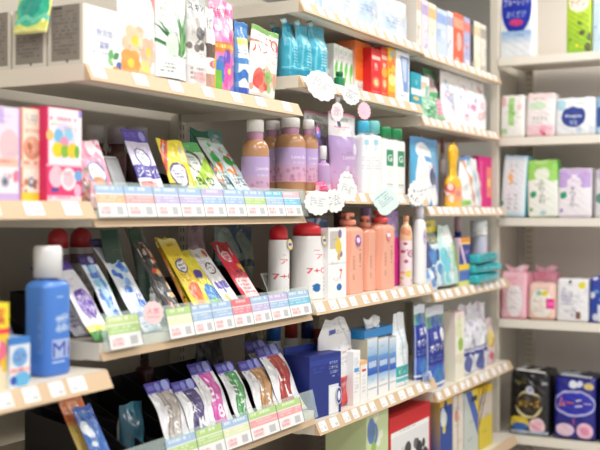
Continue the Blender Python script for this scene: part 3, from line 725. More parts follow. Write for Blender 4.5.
# ================================================================== C0 / D0: top shelves
def a_clearbag(sd, cols):
    def f(c): c.spots(0, .1, 1, 1, 26, cols, .12, sd, .55); c.micro(.15, .55, .85, .7, 2, (120, 140, 190), sd, .5); c.rect(0, 0, 1, .06, (250, 252, 252))
    return f
for i, (u0, u1, vt, ds) in enumerate(((306, 330, -50, 'leftmost on the top shelf'), (331, 356, -35, 'second on the top shelf'), (357, 383, -20, 'third on the top shelf'), (384, 412, -2, 'at the right end of the top shelf'))):
    bag('sponge_bag', 'bag', 'pale clear bag with faint blue print, ' + ds, 'C0', u0, u1, vt, .05, a_clearbag(i, [(205, 220, 240), (235, 228, 222), (180, 205, 230), (250, 250, 252)]), bg=(236, 241, 246), seed=i, group='pale bags on the top shelf')
def a_book(c1, c2, txt, sd):
    def f(c): c.rect(0, .1, 1, .3, c2); c.text(txt, .5, .6, .08, tuple(int(q * .55) for q in c2), vert=True); c.spots(0, .5, 1, 1, 9, [c2, c1, (245, 240, 240)], .2, sd, .6)
    return f
for (u0, u1, vt, c1, c2, tx, ds) in ((414, 421, -6, (240, 232, 222), (214, 190, 170), '綿', 'cream pack with beige band, left end'), (421.5, 428, 0, (226, 220, 232), (190, 170, 210), '布', 'lavender grey pack with violet band'), (428.5, 436, 4, (248, 232, 214), (244, 190, 130), '花', 'peach pack with orange band'), (436.5, 447, 10, (206, 218, 240), (150, 176, 226), '水', 'sky blue pack with darker blue band'),
                     (447.5, 453, 12, (240, 236, 240), (170, 170, 210), '香', 'white and mauve slim pack'), (453.5, 463, 14, (240, 96, 60), (250, 160, 130), '炭', 'orange-red pack with pink band'), (463.5, 470, 18, (176, 176, 214), (226, 130, 120), '月', 'slate violet pack with a coral band'), (470.5, 473.5, 20, (46, 44, 50), (110, 100, 100), '夜', 'thin black pack'), (474, 480, 22, (246, 238, 214), (220, 200, 160), '米', 'cream yellow slim pack'), (480.5, 486, 25, (228, 220, 206), (170, 160, 150), '木', 'beige slim pack at the right end')):
    carton('stocking_pack', 'box', ds + ' of the upper shelf in the farthest bay', 'D0', u0, u1, vt, .07, a_book(c1, c2, tx, int(u0)), bg=c1, dx=.014)

# ================================================================== D1
def a_tealbox(c): c.text('湿', .5, .3, .14, (225, 245, 250)); c.rect(0, .5, 1, .7, (240, 246, 246)); c.ell(.5, .8, .3, .06, (240, 200, 120))
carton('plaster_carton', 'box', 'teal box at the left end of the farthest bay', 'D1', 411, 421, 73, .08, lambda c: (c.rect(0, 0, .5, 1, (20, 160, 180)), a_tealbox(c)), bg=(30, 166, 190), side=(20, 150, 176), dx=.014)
carton('plaster_carton', 'box', 'white box with small green and orange print, beside the teal box', 'D1', 421, 429, 77, .06, lambda c: (c.spots(0, .1, 1, 1, 12, [(120, 190, 150), (240, 180, 130), (190, 200, 210)], .2, 4, .7), c.rect(0, 0, 1, .08, (230, 240, 236))), dx=.02)
def a_gp(c):
    c.rect(0, 0, 1, .1, (130, 190, 150)); c.spots(0, .08, 1, .4, 9, [(230, 200, 200), (200, 130, 150), (240, 235, 230)], .16, 2); c.rect(0, .42, 1, .55, (60, 165, 100)); c.ell(.5, .75, .4, .2, (240, 130, 160)); c.rect(0, .9, 1, 1, (150, 200, 160)); c.micro(.1, .6, .9, .9, 3, (250, 230, 240), 3)
lean('herb_pack', 'bag', 'green topped bag with pink lower half leaning back beside the floral bags', 'D1', 434, 446, 54, 14, a_gp, bg=(226, 236, 226), head=(110, 180, 130), hh=.1, th=.02)
lean('herb_pack', 'bag', 'dark green and red bag leaning behind the teal box', 'D1', 424, 436, 62, 20, lambda c: (c.rect(0, .2, 1, .4, (120, 50, 60)), c.rect(0, .55, 1, .65, (40, 150, 90)), c.ell(.5, .8, .4, .12, (170, 200, 180))), bg=(80, 100, 90), th=.015, dx=.07)
bag('herb_pack', 'bag', 'low pale green crinkled bag in front of the leaning green bags', 'D1', 425, 440, 97, .03, lambda c: c.spots(0, 0, 1, 1, 20, [(150, 210, 170), (220, 240, 226), (90, 170, 120)], .14, 5, .8), bg=(190, 226, 200), wr=.004, dx=.004)
def a_floral(sd, cs):
    def f(c):
        rg = np.random.RandomState(sd)
        for i in range(5): c.flower(.2 + .6 * rg.rand(), .1 + .8 * rg.rand(), .13, cs[i % len(cs)], (250, 240, 200))
        c.micro(.2, .5, .8, .6, 2, (190, 170, 200), sd, .5)
    return f
for i, (u0, u1, vt, cs, ds) in enumerate(((446, 459, 62, [(206, 190, 226), (160, 190, 226)], 'lilac and blue flowers'), (459, 465, 70, [(170, 190, 220), (236, 220, 180)], 'pale yellow spots'), (465, 472, 74, [(220, 120, 180), (236, 200, 214)], 'magenta dots, left one'), (472, 479, 76, [(214, 110, 180), (190, 160, 214)], 'magenta dots, right one'), (479, 489, 78, [(240, 190, 200), (226, 160, 180)], 'rose dots at the bay end'))):
    bag('cotton_pack', 'bag', 'white cotton pack with ' + ds, 'D1', u0, u1, vt, .05, a_floral(i + 3, cs), bg=(250, 248, 250), seed=i, group='white cotton packs')

# ================================================================== A2: pink cartons at left
def a_lav(c):
    c.rect(0, 0, 1, .5, (240, 226, 244)); c.rect(0, .02, .4, .18, (206, 180, 236)); c.ell(.6, .42, .36, .18, (246, 200, 206)); c.text('ベビー', .5, .1, .05, (150, 130, 190)); c.rect(0, .55, 1, .64, (244, 200, 180)); c.micro(.05, .57, .95, .62, 1, (225, 100, 90), 3, .8)
    c.rect(0, .64, 1, 1, (250, 240, 244)); c.circ(.45, .8, .16, (190, 190, 206)); c.circ(.45, .8, .09, (110, 110, 130)); c.spots(.6, .7, 1, .8, 4, [(235, 120, 150)], .1, 3); c.rect(0, .92, 1, 1, (206, 180, 226)); c.rect(.93, 0, 1, 1, (190, 160, 226))
carton('baby_food_carton', 'box', 'lavender and pink baby carton cut by the left edge', 'A2', -8, 20, 107, .05, a_lav, bg=(248, 236, 246), side=(230, 214, 240), dx=.02)
def a_orp(c):
    c.rect(0, 0, .08, 1, (244, 150, 110)); c.rect(.9, 0, 1, 1, (250, 190, 60)); c.rect(.08, 0, .9, .5, (252, 236, 214)); c.micro(.2, .07, .8, .14, 2, (90, 140, 200), 3); c.text('おさかな', .5, .24, .05, (220, 90, 60), w=.6)
    c.circ(.47, .43, .36, (226, 150, 120)); c.circ(.47, .4, .28, (238, 178, 150)); c.spots(.25, .35, .7, .5, 9, [(200, 110, 80), (246, 200, 170)], .06, 3); c.rect(0, .56, 1, .64, (250, 220, 200)); c.micro(.05, .575, .9, .63, 1, (225, 100, 60), 6, .9)
    c.rect(.08, .66, .9, 1, (252, 240, 226)); c.circ(.45, .8, .15, (120, 120, 150)); c.circ(.45, .79, .08, (226, 220, 230)); c.spots(.1, .74, .3, .96, 4, [(200, 120, 60)], .08, 3); c.spots(.6, .74, .9, .96, 4, [(190, 110, 60)], .08, 9); c.rect(.05, .91, .9, 1, (250, 216, 60))
carton('baby_food_carton', 'box', 'orange and yellow edged baby carton left of the pink one', 'A2', 20.5, 44, 109, .05, a_orp, bg=(252, 232, 206), side=(214, 40, 80), dx=.03)
def a_pinkbox(c):
    c.rect(0, 0, .06, 1, (226, 40, 100)); c.rect(.9, .0, 1, .08, (170, 150, 220)); c.micro(.1, .1, .98, .16, 1, (235, 90, 120), 3, .9); c.micro(.12, .17, .8, .2, 1, (140, 190, 90), 5, .9)
    c.circ(.5, .33, .3, (226, 214, 240)); c.circ(.34, .30, .13, (120, 190, 226)); c.circ(.62, .28, .12, (150, 206, 232)); c.circ(.5, .37, .12, (246, 150, 180)); c.ell(.32, .45, .16, .08, (246, 214, 40)); c.ell(.52, .46, .12, .07, (140, 190, 60)); c.ell(.74, .45, .15, .08, (240, 206, 40)); c.ell(.86, .46, .07, .07, (120, 180, 70)); c.circ(.1, .3, .1, (250, 200, 120))
    c.rect(0, .61, 1, .63, (250, 180, 200)); c.rect(.04, .63, 1, 1, (235, 60, 120)); c.circ(.28, .74, .2, (252, 200, 214)); c.circ(.62, .76, .22, (250, 236, 240)); c.circ(.62, .76, .15, (240, 200, 214)); c.circ(.9, .72, .11, (120, 170, 226)); c.rect(.14, .86, .34, .9, (60, 80, 160)); c.ell(.88, .88, .1, .07, (250, 190, 214)); c.rect(.04, .94, 1, 1, (250, 220, 230)); c.micro(.08, .95, .9, .99, 1, (200, 60, 100), 3)
t = carton('baby_snack_carton', 'box', 'white and hot pink baby carton with a yellow and green figure picture', 'A2', 46, 81.5, 109, .06, a_pinkbox, bg=(252, 236, 242), side=(222, 30, 90), flap=(230, 40, 100), dx=.012)
def a_dots(c): c.spots(0, 0, 1, 1, 40, [(90, 80, 70), (230, 180, 60), (220, 90, 120), (120, 160, 90)], .1, 6, .8)
bag('snack_sachet', 'bag', 'small dark speckled sachet right of the pink baby carton', 'A2', 82, 93, 168, .02, a_dots, bg=(214, 170, 180), dx=.03)

# ================================================================== B2: leaning packs on the ticket shelf
def tray(lev, ua, ub, label, hz=.06, hb=.13, dx=.035, n=3, col=(34, 31, 34), cat='tray', dep=.26, green=False, plates=()):
    sx, sz = SH[lev]; x = sx - dx; ya, yb = GY(ua, x), GY(ub, x); q0, q1 = YB[lev[0]]; yb = min(yb, q1 - .022); ya = max(ya, q0 + .025)
    t = thing('pusher_tray', label, cat, (x, ya, sz + .0005), (0, 0, R90), None); w = yb - ya
    m = MB(); m.box(0, w, 0, dep, 0, .004, col); m.box(0, w, dep, dep + .003, .0, hb, col); m.obj('tray_base', PLAST, t, False)
    for i in range(n + 1):
        xx = w * i / n; a = .0012
        m = MB(); zs = [(0.0, .004), (0.0, .02), (dep * .35, hz), (dep, hb), (dep, .004)]
        P = np.array([[(xx - a, p[0], p[1]), (xx + a, p[0], p[1])] for p in zs + [zs[0]]]); m.sheet(P, col)
        for sgn in (-1, 1):
            q = [(xx + sgn * a, p[0], p[1]) for p in zs]
            S = np.array([[q[1], q[2], q[3]], [q[0], ((xx + sgn * a), dep * .35, .004), q[4]]])
            m.sheet(S[:, ::-1] if sgn < 0 else S, col)
        m.obj('divider', PLAST, t, False)
    for (pu, pw, ph_) in plates:
        px = GY(pu, x) - ya; m = MB(); m.rbox(pw, .004, ph_, .012, (176, 178, 182), n=4); o = m.obj('pusher_plate', PLAST, t); o.location = (px, .016, .010); o.rotation_euler = (-.42, 0, 0)
        m = MB(); m.rbox(pw + .009, .003, ph_ + .009, .014, (236, 234, 230), n=4); o = m.obj('plate_rim', PLAST, t); o.location = (px, .0195, .006); o.rotation_euler = (-.42, 0, 0)
    return t
tray('B2', 104, 243, 'black pusher tray under the leaning lavender and yellow packs', n=4, hz=.05, hb=.10, plates=((133, .046, .115), (209, .036, .10)), dx=.05)
def a_jelly(c):
    c.spots(0, 0, 1, .25, 6, [(250, 235, 240), (226, 120, 150)], .14, 4, .9); c.circ(.5, .5, .33, (252, 246, 246)); c.ring(.5, .5, .3, .03, (120, 130, 190)); c.text('ゼリー', .5, .46, .1, (90, 120, 190), w=.45); c.ell(.5, .62, .2, .08, (220, 130, 60)); c.spots(.2, .66, .85, .8, 6, [(200, 40, 60), (140, 40, 60), (120, 170, 80)], .08, 7); c.rect(0, .8, 1, 1, (246, 214, 206)); c.micro(.08, .84, .9, .96, 3, (200, 60, 90), 3)
lean('jelly_pack', 'hang pack', 'pink pack with a white oval leaning at the left end of its shelf', 'B2', 92, 120, 141, 22, a_jelly, bg=(240, 150, 176), seed=1, dx=.03)
bottle('toner_bottle', 'bottle', 'smoky brown bottle with grey cap behind the pink pack, left one', 'B2', 85, 105, 125, .05, (120, 84, 80), (196, 192, 190), dx=.24, capr=.9, caph=.22, mt=LIQ, ex=2)
bottle('toner_bottle', 'bottle', 'smoky brown bottle with grey cap behind the pink pack, middle one', 'B2', 106, 126, 126, .05, (120, 84, 84), (190, 180, 186), dx=.24, capr=.9, caph=.22, mt=LIQ, ex=2)
bottle('toner_bottle', 'bottle', 'smoky brown bottle with grey cap just left of the lavender pack', 'B2', 127, 150, 127, .05, (110, 80, 86), (200, 190, 196), dx=.24, capr=.9, caph=.22, mt=LIQ, ex=2)
def a_lv(c):
    c.rect(0, 0, 1, .3, (214, 206, 232)); c.circ(.5, .24, .30, (250, 250, 252)); c.ring(.5, .25, .28, .025, (90, 80, 160)); c.micro(.32, .18, .7, .28, 2, (90, 90, 170), 3); c.rect(.0, .37, 1, .56, (60, 50, 160)); c.text('ジュイ!', .5, .465, .13, W_, w=.85, bold=.04); c.rect(.05, .61, .7, .69, (240, 120, 110)); c.rect(.1, .8, .62, .93, (250, 214, 60)); c.rect(.72, .72, .95, .86, (60, 70, 170)); c.micro(.1, .72, .6, .78, 1, (100, 90, 150), 2)
lean('denture_pack', 'hang pack', 'lavender white pack with violet header and violet katakana band', 'B2', 148, 172, 131, 24, a_lv, bg=(238, 234, 246), head=(84, 66, 160), hart=lambda c: (c.circ(.8, .5, .13, (150, 150, 210)), c.micro(.1, .3, .6, .7, 2, (150, 140, 210), 3)), hh=.15, seed=2)
def a_ye(c):
    c.diag(1, .8, .18, .42, (214, 50, 40)); c.diag(1, .8, .24, .30, (250, 160, 60)); c.circ(.85, .2, .12, (250, 240, 160)); c.circ(.45, .52, .33, (235, 235, 242)); c.ring(.45, .52, .3, .03, (70, 60, 120)); c.micro(.25, .44, .66, .58, 3, (80, 70, 130), 3); c.rect(.0, .74, 1, .95, (70, 60, 140)); c.text('ガム', .55, .84, .13, (240, 230, 250), w=.6); c.rect(.0, .64, .4, .72, (90, 90, 60))
lean('gum_pack', 'hang pack', 'yellow pack with a red corner stripe leaning on the ticket shelf', 'B2', 177, 203, 141, 21, a_ye, bg=(246, 224, 50), seed=3)
def a_gw(c):
    c.rect(0, 0, 1, .16, (100, 190, 110)); c.ring(.42, .3, .26, .035, (90, 110, 90)); c.circ(.42, .3, .22, (240, 248, 240)); c.micro(.25, .22, .6, .36, 3, (80, 90, 120), 2); c.diag(1, 2.2, 1.45, 2.0, (170, 210, 60)); c.text('BIO', .5, .6, .13, (20, 70, 40), w=.62, bold=.04); c.leaf(.35, .88, .5, .12, -.3, (40, 60, 60)); c.rect(0, .93, 1, 1, (190, 220, 160))
lean('gum_pack', 'hang pack', 'green and white pack with a lime diagonal, between yellow and dark packs', 'B2', 205, 235, 143, 34, a_gw, bg=(226, 240, 222), seed=4, dx=.02)
def a_dk(c):
    c.rect(0, 0, .16, 1, (40, 34, 40)); c.spots(.1, .05, 1, .6, 12, [(226, 60, 50), (60, 190, 90), (250, 250, 250), (240, 130, 60)], .14, 4); c.micro(.2, .5, .9, .7, 4, (60, 100, 80), 3); c.circ(.55, .3, .22, (50, 180, 80)); c.rect(.16, .74, 1, .88, (90, 150, 210)); c.rect(.16, .9, 1, 1, (120, 180, 220)); c.text('口', .5, .62, .1, (40, 60, 120))
lean('gum_pack', 'hang pack', 'dark edged colourful pack leaning steeply, left of the amber bottles', 'B2', 234, 250, 132, 34, a_dk, bg=(206, 220, 214), seed=5, head=(40, 120, 90), hh=.08)
lean('gum_pack', 'hang pack', 'pale blue and green pack overlapping the first amber bottle foot', 'B2', 249, 266, 144, 38, lambda c: (a_dk(c), c.rect(0, 0, .16, 1, (180, 214, 230)), c.text('ミント', .55, .75, .08, (40, 80, 180), w=.6)), bg=(222, 238, 240), seed=6, dx=.014)
bag('tissue_bag', 'bag', 'teal and clear plastic bag lying at the back behind the green pack', 'B2', 205, 252, 131, .10, lambda c: (c.rect(0, 0, .55, .35, (40, 140, 135)), c.ell(.75, .5, .3, .4, (220, 240, 236)), c.spots(0, .3, 1, 1, 10, [(160, 214, 206), (226, 240, 238)], .1, 3)), bg=(110, 180, 172), dx=.22, wr=.004, seed=9)

# lavender amber bottles
def a_lab(c):
    c.grad(0, .45, (188, 166, 214), (196, 170, 214)); c.grad(.45, 1, (206, 172, 206), (226, 170, 190)); c.text('Lavender', .44, .28, .09, (240, 232, 246), w=.2); c.micro(.36, .42, .52, .5, 1, (240, 230, 246), 2, .6); c.spots(0, .6, 1, .98, 60, [(190, 120, 160), (214, 140, 170), (170, 120, 170)], .018, 5, .6)
def st_tag(c): c.circ(.5, .5, .5, (84, 80, 190)); c.circ(.5, .28, .26, (240, 120, 150)); c.text('香り', .5, .55, .26, W_, bold=.05); c.micro(.2, .74, .8, .86, 1, (250, 220, 120), 3)
AMB = (214, 160, 116)
def sleeve(nxt=None):
    def f(t, w, D, h, bh):
        m = MB(); m.lathe([(w * .275, -.005), (w * .285, 0), (w * .285, .022), (w * .275, .024)], (190, 140, 170), n=30); m.obj('neck_sleeve', SHELL, t).location = (0, 0, bh * .885)
        if nxt: nxt(t, w, D, h, bh)
    return f
def ambottle(u0, u1, vt, dx, label, stick=None, D=.062):
    bottle('body_soap_bottle', 'bottle', label, 'B2', u0, u1, vt, D, AMB, (250, 247, 244), dx=dx, capsil=.62, caph=.135, neck=.09, shoulder=.17, lab=a_lab, labz=(.14, .68), labbg=(196, 170, 214), arc=3.12, mt=LIQ, ex=2.0, extra=sleeve(stick), group='amber bottles with lavender labels')
ambottle(243, 271, 120, .022, 'amber bottle with lavender label and white cap, first in the front row')
ambottle(279, 309, 118, .028, 'amber bottle with lavender label and white cap, second in the front row')
ambottle(262, 285, 121, .10, 'amber bottle with a violet neck sticker seen between the two front ones', neck_tag(.018, st_tag, .12, .82), D=.06)
ambottle(298, 317, 120, .020, 'amber bottle with a violet neck sticker right of the second front one', neck_tag(.018, st_tag, .05, .82), D=.06)

# ================================================================== C2
def a_refill(c):
    c.rect(0, 0, 1, .30, (238, 234, 238)); c.micro(.12, .07, .9, .14, 1, (120, 170, 130), 3, .9); c.micro(.15, .17, .8, .21, 1, (230, 120, 160), 5, .9); c.micro(.15, .235, .9, .27, 1, (230, 200, 100), 6, .8); c.rect(0, 0, 1, .035, (226, 100, 140), .7)
    c.grad(.30, 1, (186, 160, 214), (206, 160, 196)); c.text('Lavender', .5, .56, .05, (236, 226, 246), w=.5); c.circ(.72, .45, .1, (232, 222, 240)); c.spots(0, .74, 1, .98, 20, [(200, 130, 170), (220, 150, 180)], .05, 4, .6); c.ell(.36, .14, .07, .04, (60, 60, 110))
WAIST = lambda v: 1 - .10 * math.exp(-((v - .62) / .14) ** 2)
bag('refill_pouch', 'refill pouch', 'lavender refill pouch with a white top and violet round sticker', 'C2', 311, 336, 112, .05, a_refill, seed=21, sticker=(.05, .38, .019, st_tag), dx=.085)
bag('refill_pouch', 'refill pouch', 'lavender refill pouch with a waisted right edge, beside the white bottles', 'C2', 337, 363, 113, .06, a_refill, seed=22, shape=WAIST, dx=.02)
bottle('travel_bottle', 'bottle', 'small clear violet bottle with white cap in front of the refill pouch', 'C2', 319, 333, 146, .02, (196, 160, 206), (250, 250, 250), dx=-.006, capr=.5, caph=.3, mt=SHELL, ex=2)
bag('sachet_pack', 'bag', 'small deep pink sachet at the foot of the lavender refill pouches', 'C2', 317, 334, 182, .012, lambda c: c.spots(0, 0, 1, 1, 8, [(240, 90, 140), (250, 200, 220)], .2, 3), bg=(230, 70, 130), dx=-.004)
def a_wb(c): c.text('無添加', .42, .25, .035, (150, 190, 220), vert=True); c.micro(.32, .40, .6, .62, 5, (170, 170, 180), 3, .5); c.rect(.36, .12, .5, .2, (130, 200, 226), .7)
for i, (u0, u1, vt, cc, bd, ds) in enumerate(((364, 373, 121, (70, 190, 226), (248, 249, 250), 'with a sky blue cap'), (373, 383, 121, (120, 206, 206), (246, 250, 250), 'with a pale aqua cap'))):
    bottle('shampoo_bottle', 'bottle', 'white slab bottle %s next to the lavender refills' % ds, 'C2', u0, u1, vt, .042, bd, cc, capr=.62, caph=.17, ex=5, neck=.03, shoulder=.05, art=a_wb, dx=.014)
def a_wg(c): c.rect(.40, .22, .62, .50, (30, 150, 100)); c.text('G', .51, .36, .13, W_, bold=.05); c.rect(.42, .82, .6, .835, (90, 150, 120)); c.rect(.42, .86, .6, .87, (160, 190, 170))
for i, (u0, u1, vt, ds) in enumerate(((384, 395, 127, 'left one'), (395, 406, 129, 'right one'))):
    bottle('shampoo_bottle', 'bottle', 'white square bottle with a green G panel and green cap, ' + ds, 'C2', u0, u1, vt, .045, (250, 250, 248), (20, 140, 80), capr=.55, caph=.16, ex=6, neck=.02, shoulder=.04, art=a_wg, dx=.014)

# ================================================================== D2
def a_spray(c):
    c.rect(0, 0, 1, .12, (60, 150, 210)); c.m((c.X - .32) ** 2 / .06 + (c.Y - .62) ** 2 / .15 < 1, (246, 249, 252)); c.ell(.40, .2, .26, .12, (248, 250, 252)); c.rect(.34, .28, .54, .36, (60, 140, 206)); c.rect(.52, .16, .68, .22, (246, 250, 252)); c.rect(.4, .3, .9, .42, (90, 170, 222), .0)
    c.spots(.4, .42, .95, .8, 9, [(80, 90, 180), (190, 150, 210), (60, 60, 110)], .06, 3); c.rect(.5, .82, 1, 1, (70, 130, 210)); c.spots(.5, .78, 1, .95, 8, [(250, 250, 250), (120, 180, 230)], .08, 3)
bag('detergent_refill', 'refill pouch', 'sky blue refill bag with a white spray bottle picture', 'D2', 410, 444, 137, .06, a_spray, bg=(90, 176, 222), seed=31, stand=True, dx=.03)
def extra_g(t, w, D, h, bh):
    m = MB()
    for sgn in (-1, 1): m.tube((sgn * .008, 0, h * .93), (sgn * .012, 0, h * 1.03), .003, .004, (250, 190, 30))
    m.obj('horn_pair', PLAST, t)
def a_gir(c): c.spots(.2, .1, .8, .5, 8, [(240, 170, 20), (250, 214, 60)], .05, 2); c.rect(0, .66, 1, .92, (250, 170, 90)); c.spots(.2, .68, .8, .9, 9, [(250, 230, 220), (225, 80, 60), (240, 110, 130)], .07, 5)
bottle('baby_shampoo', 'bottle', 'bright yellow long necked bottle in the farthest bay', 'D2', 441, 464, 143, .045, (250, 194, 20), (250, 200, 40), prof=[(0, 0), (.95, 0), (1, .03), (1, .34), (.9, .42), (.5, .5), (.42, .62), (.5, .72), (.62, .8), (.62, .9), (.5, .97), (.3, 1), (0, 1)], capr=.3, caph=.03, art=a_gir, ex=2.5, dx=.01)
def a_wh(c): c.spots(0, 0, 1, 1, 16, [(226, 236, 240), (190, 214, 226), (244, 200, 160), (240, 244, 240)], .14, 4, .8); c.diag(1, -.4, .1, .2, (240, 160, 120)); c.diag(1, -.4, .4, .46, (150, 190, 220)); c.ell(.2, .92, .2, .05, (150, 210, 90)); c.rect(0, 0, .6, .08, (100, 150, 210))
bag('wipes_bag', 'bag', 'white crumpled bag with orange streaks beside the yellow bottle', 'D2', 461, 486, 157, .05, a_wh, seed=33, wr=.004, dx=.02, shape=lambda v: .62 + .38 * v)
carton('sanitary_carton', 'box', 'magenta box at the right end of the middle shelf', 'D2', 478, 493, 157, .08, lambda c: (c.rect(.62, .2, 1, .8, (250, 130, 120)), c.rect(.2, .1, .26, .9, (250, 120, 180)), c.ell(.8, .5, .1, .1, (250, 220, 120))), bg=(224, 20, 130), dx=.05)
for i, u in enumerate((415, 438, 449)):
    bottle('nail_bottle', 'bottle', 'rose capped bottle peeking above the blue refill bag, %s from the left' % ORD[i], 'D2', u, u + 8, 129 + i * .5, .03, (240, 226, 226), (214, 130, 130), dx=.16, capr=.6, caph=.2)
# ================================================================== A3: blue bottle shelf
def a_mw(c):
    c.grad(0, 1, (80, 138, 222), (66, 122, 214)); c.micro(.47, .19, .62, .22, 1, (190, 214, 245), 3, .9)
    for (x, y) in ((.50, .42), (.56, .40), (.50, .53), (.56, .52)): c.circ(x, y, .05, (150, 180, 228))
    c.micro(.47, .41, .6, .55, 4, (226, 236, 250), 5, .8)
    c.rect(.42, .63, .66, .82, (170, 190, 232)); c.text('Mi', .525, .725, .16, (16, 30, 170), bold=0, w=.20); c.rect(.42, .85, .56, .865, (200, 220, 245)); c.rect(.29, .3, .335, .76, (110, 154, 222), .5); c.micro(.295, .32, .33, .74, 14, (70, 90, 150), 9, .6)
bottle('mouthwash_bottle', 'bottle', 'large blue mouthwash bottle with a white cap at the left', 'A3', 26, 69, 246, .06, (56, 112, 204), (244, 244, 246), capsil=.64, caph=.245, ex=4.5, neck=.02, shoulder=.09, art=a_mw, arc=math.pi, dx=.03, ribs=.03, mt=SHELL)
def a_yr(c): c.rect(0, .0, 1, .3, (250, 226, 50)); c.rect(0, .3, 1, .36, (240, 60, 70)); c.circ(.6, .55, .3, (250, 120, 150)); c.rect(0, .8, 1, 1, (250, 235, 200)); c.text('薬', .6, .16, .2, (220, 40, 50)); c.spots(.1, .45, 1, .9, 7, [(240, 60, 90), (250, 240, 240)], .14, 3)
carton('dental_carton', 'box', 'yellow and red carton cut by the left edge beside the blue bottle', 'A3', -16, 9, 304, .06, a_yr, bg=(250, 206, 60), side=(240, 200, 50), dx=.014)
def a_smallb(c): c.rect(0, 0, 1, .14, (60, 130, 210)); c.rect(0, .14, 1, .55, (226, 236, 246)); c.ell(.5, .4, .36, .2, (120, 170, 226)); c.micro(.2, .3, .8, .5, 3, (60, 80, 170), 4); c.rect(0, .62, 1, .72, (250, 200, 200)); c.micro(.05, .63, .9, .71, 1, (220, 70, 80), 4, .9); c.ell(.6, .86, .4, .16, (110, 190, 236)); c.circ(.2, .86, .16, (40, 90, 190))
carton('denture_carton', 'box', 'small blue and white carton left of the blue mouthwash bottle', 'A3', 9, 30, 338, .05, a_smallb, bg=(240, 246, 250), side=(190, 214, 236), dx=.008)
def a_purp(c):
    c.circ(.3, .2, .2, (226, 220, 240)); c.m(((c.X - .52) ** 2 / .15 + (c.Y - .5) ** 2 / .045) < 1, (104, 70, 170)); c.text('ポリ', .48, .42, .13, (250, 246, 255), w=.46, bold=.03); c.text('デント', .55, .57, .11, (250, 246, 255), w=.52, bold=.03); c.rect(0, .8, 1, .88, (250, 240, 90)); c.rect(.0, .88, 1, 1, (90, 170, 90)); c.micro(.15, .7, .9, .77, 2, (110, 80, 170), 4)
tray('B3', 103, 300, 'black pusher tray under the leaning blue, yellow and red packs', n=7, hz=.05, hb=.085, dx=.07, plates=((283, .042, .085),))
tray('A3', -20, 74, 'black pusher tray behind the blue mouthwash bottle', n=5, hz=.07, hb=.15, dx=.10)
lean('denture_pack', 'hang pack', 'white pack with big purple oval behind the blue mouthwash bottle', 'B3', 92, 120, 262, 40, a_purp, bg=(244, 242, 250), head=(96, 66, 160), hart=lambda c: c.micro(.1, .3, .8, .7, 2, (220, 210, 240), 3), hh=.12, seed=1, dx=.012, ztop=0)
lean('denture_pack', 'hang pack', 'violet headed white pack leaning left of the large blue bottle cap', 'A3', 72, 94, 268, 42, lambda c: (c.circ(.5, .4, .3, (100, 70, 170)), c.micro(.2, .6, .8, .9, 4, (110, 90, 170), 3)), bg=(240, 238, 248), head=(96, 66, 160), hh=.16, seed=2, dx=.10, z0=.0)
def a_bluebr(c):
    c.rect(0, 0, 1, .05, (230, 240, 250)); c.vwave(.5, .05, 1, 0, .26, (90, 160, 224)); c.vwave(.5, .08, 2, 1, .16, (180, 216, 244)); c.spots(.2, .1, .8, .8, 14, [(60, 120, 210), (230, 242, 252), (40, 90, 190), (120, 200, 230)], .12, 5, .8); c.micro(.15, .82, .9, .95, 3, (60, 90, 170), 3); c.rect(.2, .12, .8, .2, (90, 130, 210))
lean('toothpick_pack', 'hang pack', 'light blue and white pack with dark violet header, left of the two blue packs', 'B3', 115, 136, 257, 34, a_bluebr, bg=(236, 244, 250), head=(66, 54, 120), hart=lambda c: (c.circ(.7, .5, .16, (200, 200, 230)), c.micro(.1, .3, .5, .7, 2, (150, 150, 210), 3)), hh=.11, seed=3, dx=.02)
def a_bluebr2(c):
    c.rect(0, 0, 1, .18, (226, 228, 240)); c.text('糸', .5, .1, .13, (60, 60, 130)); c.vwave(.5, .06, 1.3, 1, .3, (206, 226, 246)); c.spots(.15, .22, .85, .7, 12, [(50, 110, 210), (30, 80, 190), (120, 170, 230)], .13, 8, .85); c.text('フロス', .5, .6, .1, (250, 250, 255), w=.7); c.rect(0, .78, 1, .84, (70, 120, 210)); c.micro(.1, .86, .9, .97, 3, (90, 100, 160), 3)
lean('floss_pack', 'hang pack', 'white and royal blue pack with dark header, right of the pale blue one', 'B3', 140, 167, 240, 38, a_bluebr2, bg=(240, 242, 248), head=(60, 56, 110), hart=lambda c: c.micro(.1, .3, .9, .7, 2, (190, 190, 220), 6), hh=.09, seed=4, dx=.02)
def a_black(c):
    c.spots(0, .0, 1, .95, 36, [(240, 130, 50), (230, 80, 50), (250, 200, 120), (240, 240, 240), (180, 180, 186), (80, 80, 84)], .12, 4, .9); c.rect(0, .82, 1, .9, (200, 60, 50)); c.rect(0, 0, .18, 1, (70, 70, 72)); c.rect(0, .92, 1, 1, (40, 40, 44))
lean('interdental_pack', 'hang pack', 'black pack speckled orange and white left of the yellow packs', 'B3', 174, 192, 244, 34, a_black, bg=(60, 58, 60), seed=5, dx=.02)
lean('interdental_pack', 'hang pack', 'dull grey card sticking up behind the black speckled pack', 'B3', 158, 180, 222, 26, lambda c: c.micro(.1, .1, .9, .5, 4, (140, 140, 140), 3, .4), bg=(120, 116, 112), seed=6, dx=.10, back=(110, 106, 104))
for (u0, u1, v0, dx, ds) in ((114, 139, 216, .05, 'left of two beside the blue packs'), (143, 160, 220, .07, 'right of two beside the blue packs')):
    lean('green_card', 'hang pack', 'dark green upright card, ' + ds, 'B3', u0, u1, v0, 13, lambda c: c.rect(.9, 0, 1, 1, (60, 100, 84)), bg=(38, 74, 62), seed=7, dx=dx + .05, back=(40, 70, 60), th=.004, wr=0, group='dark green cards')
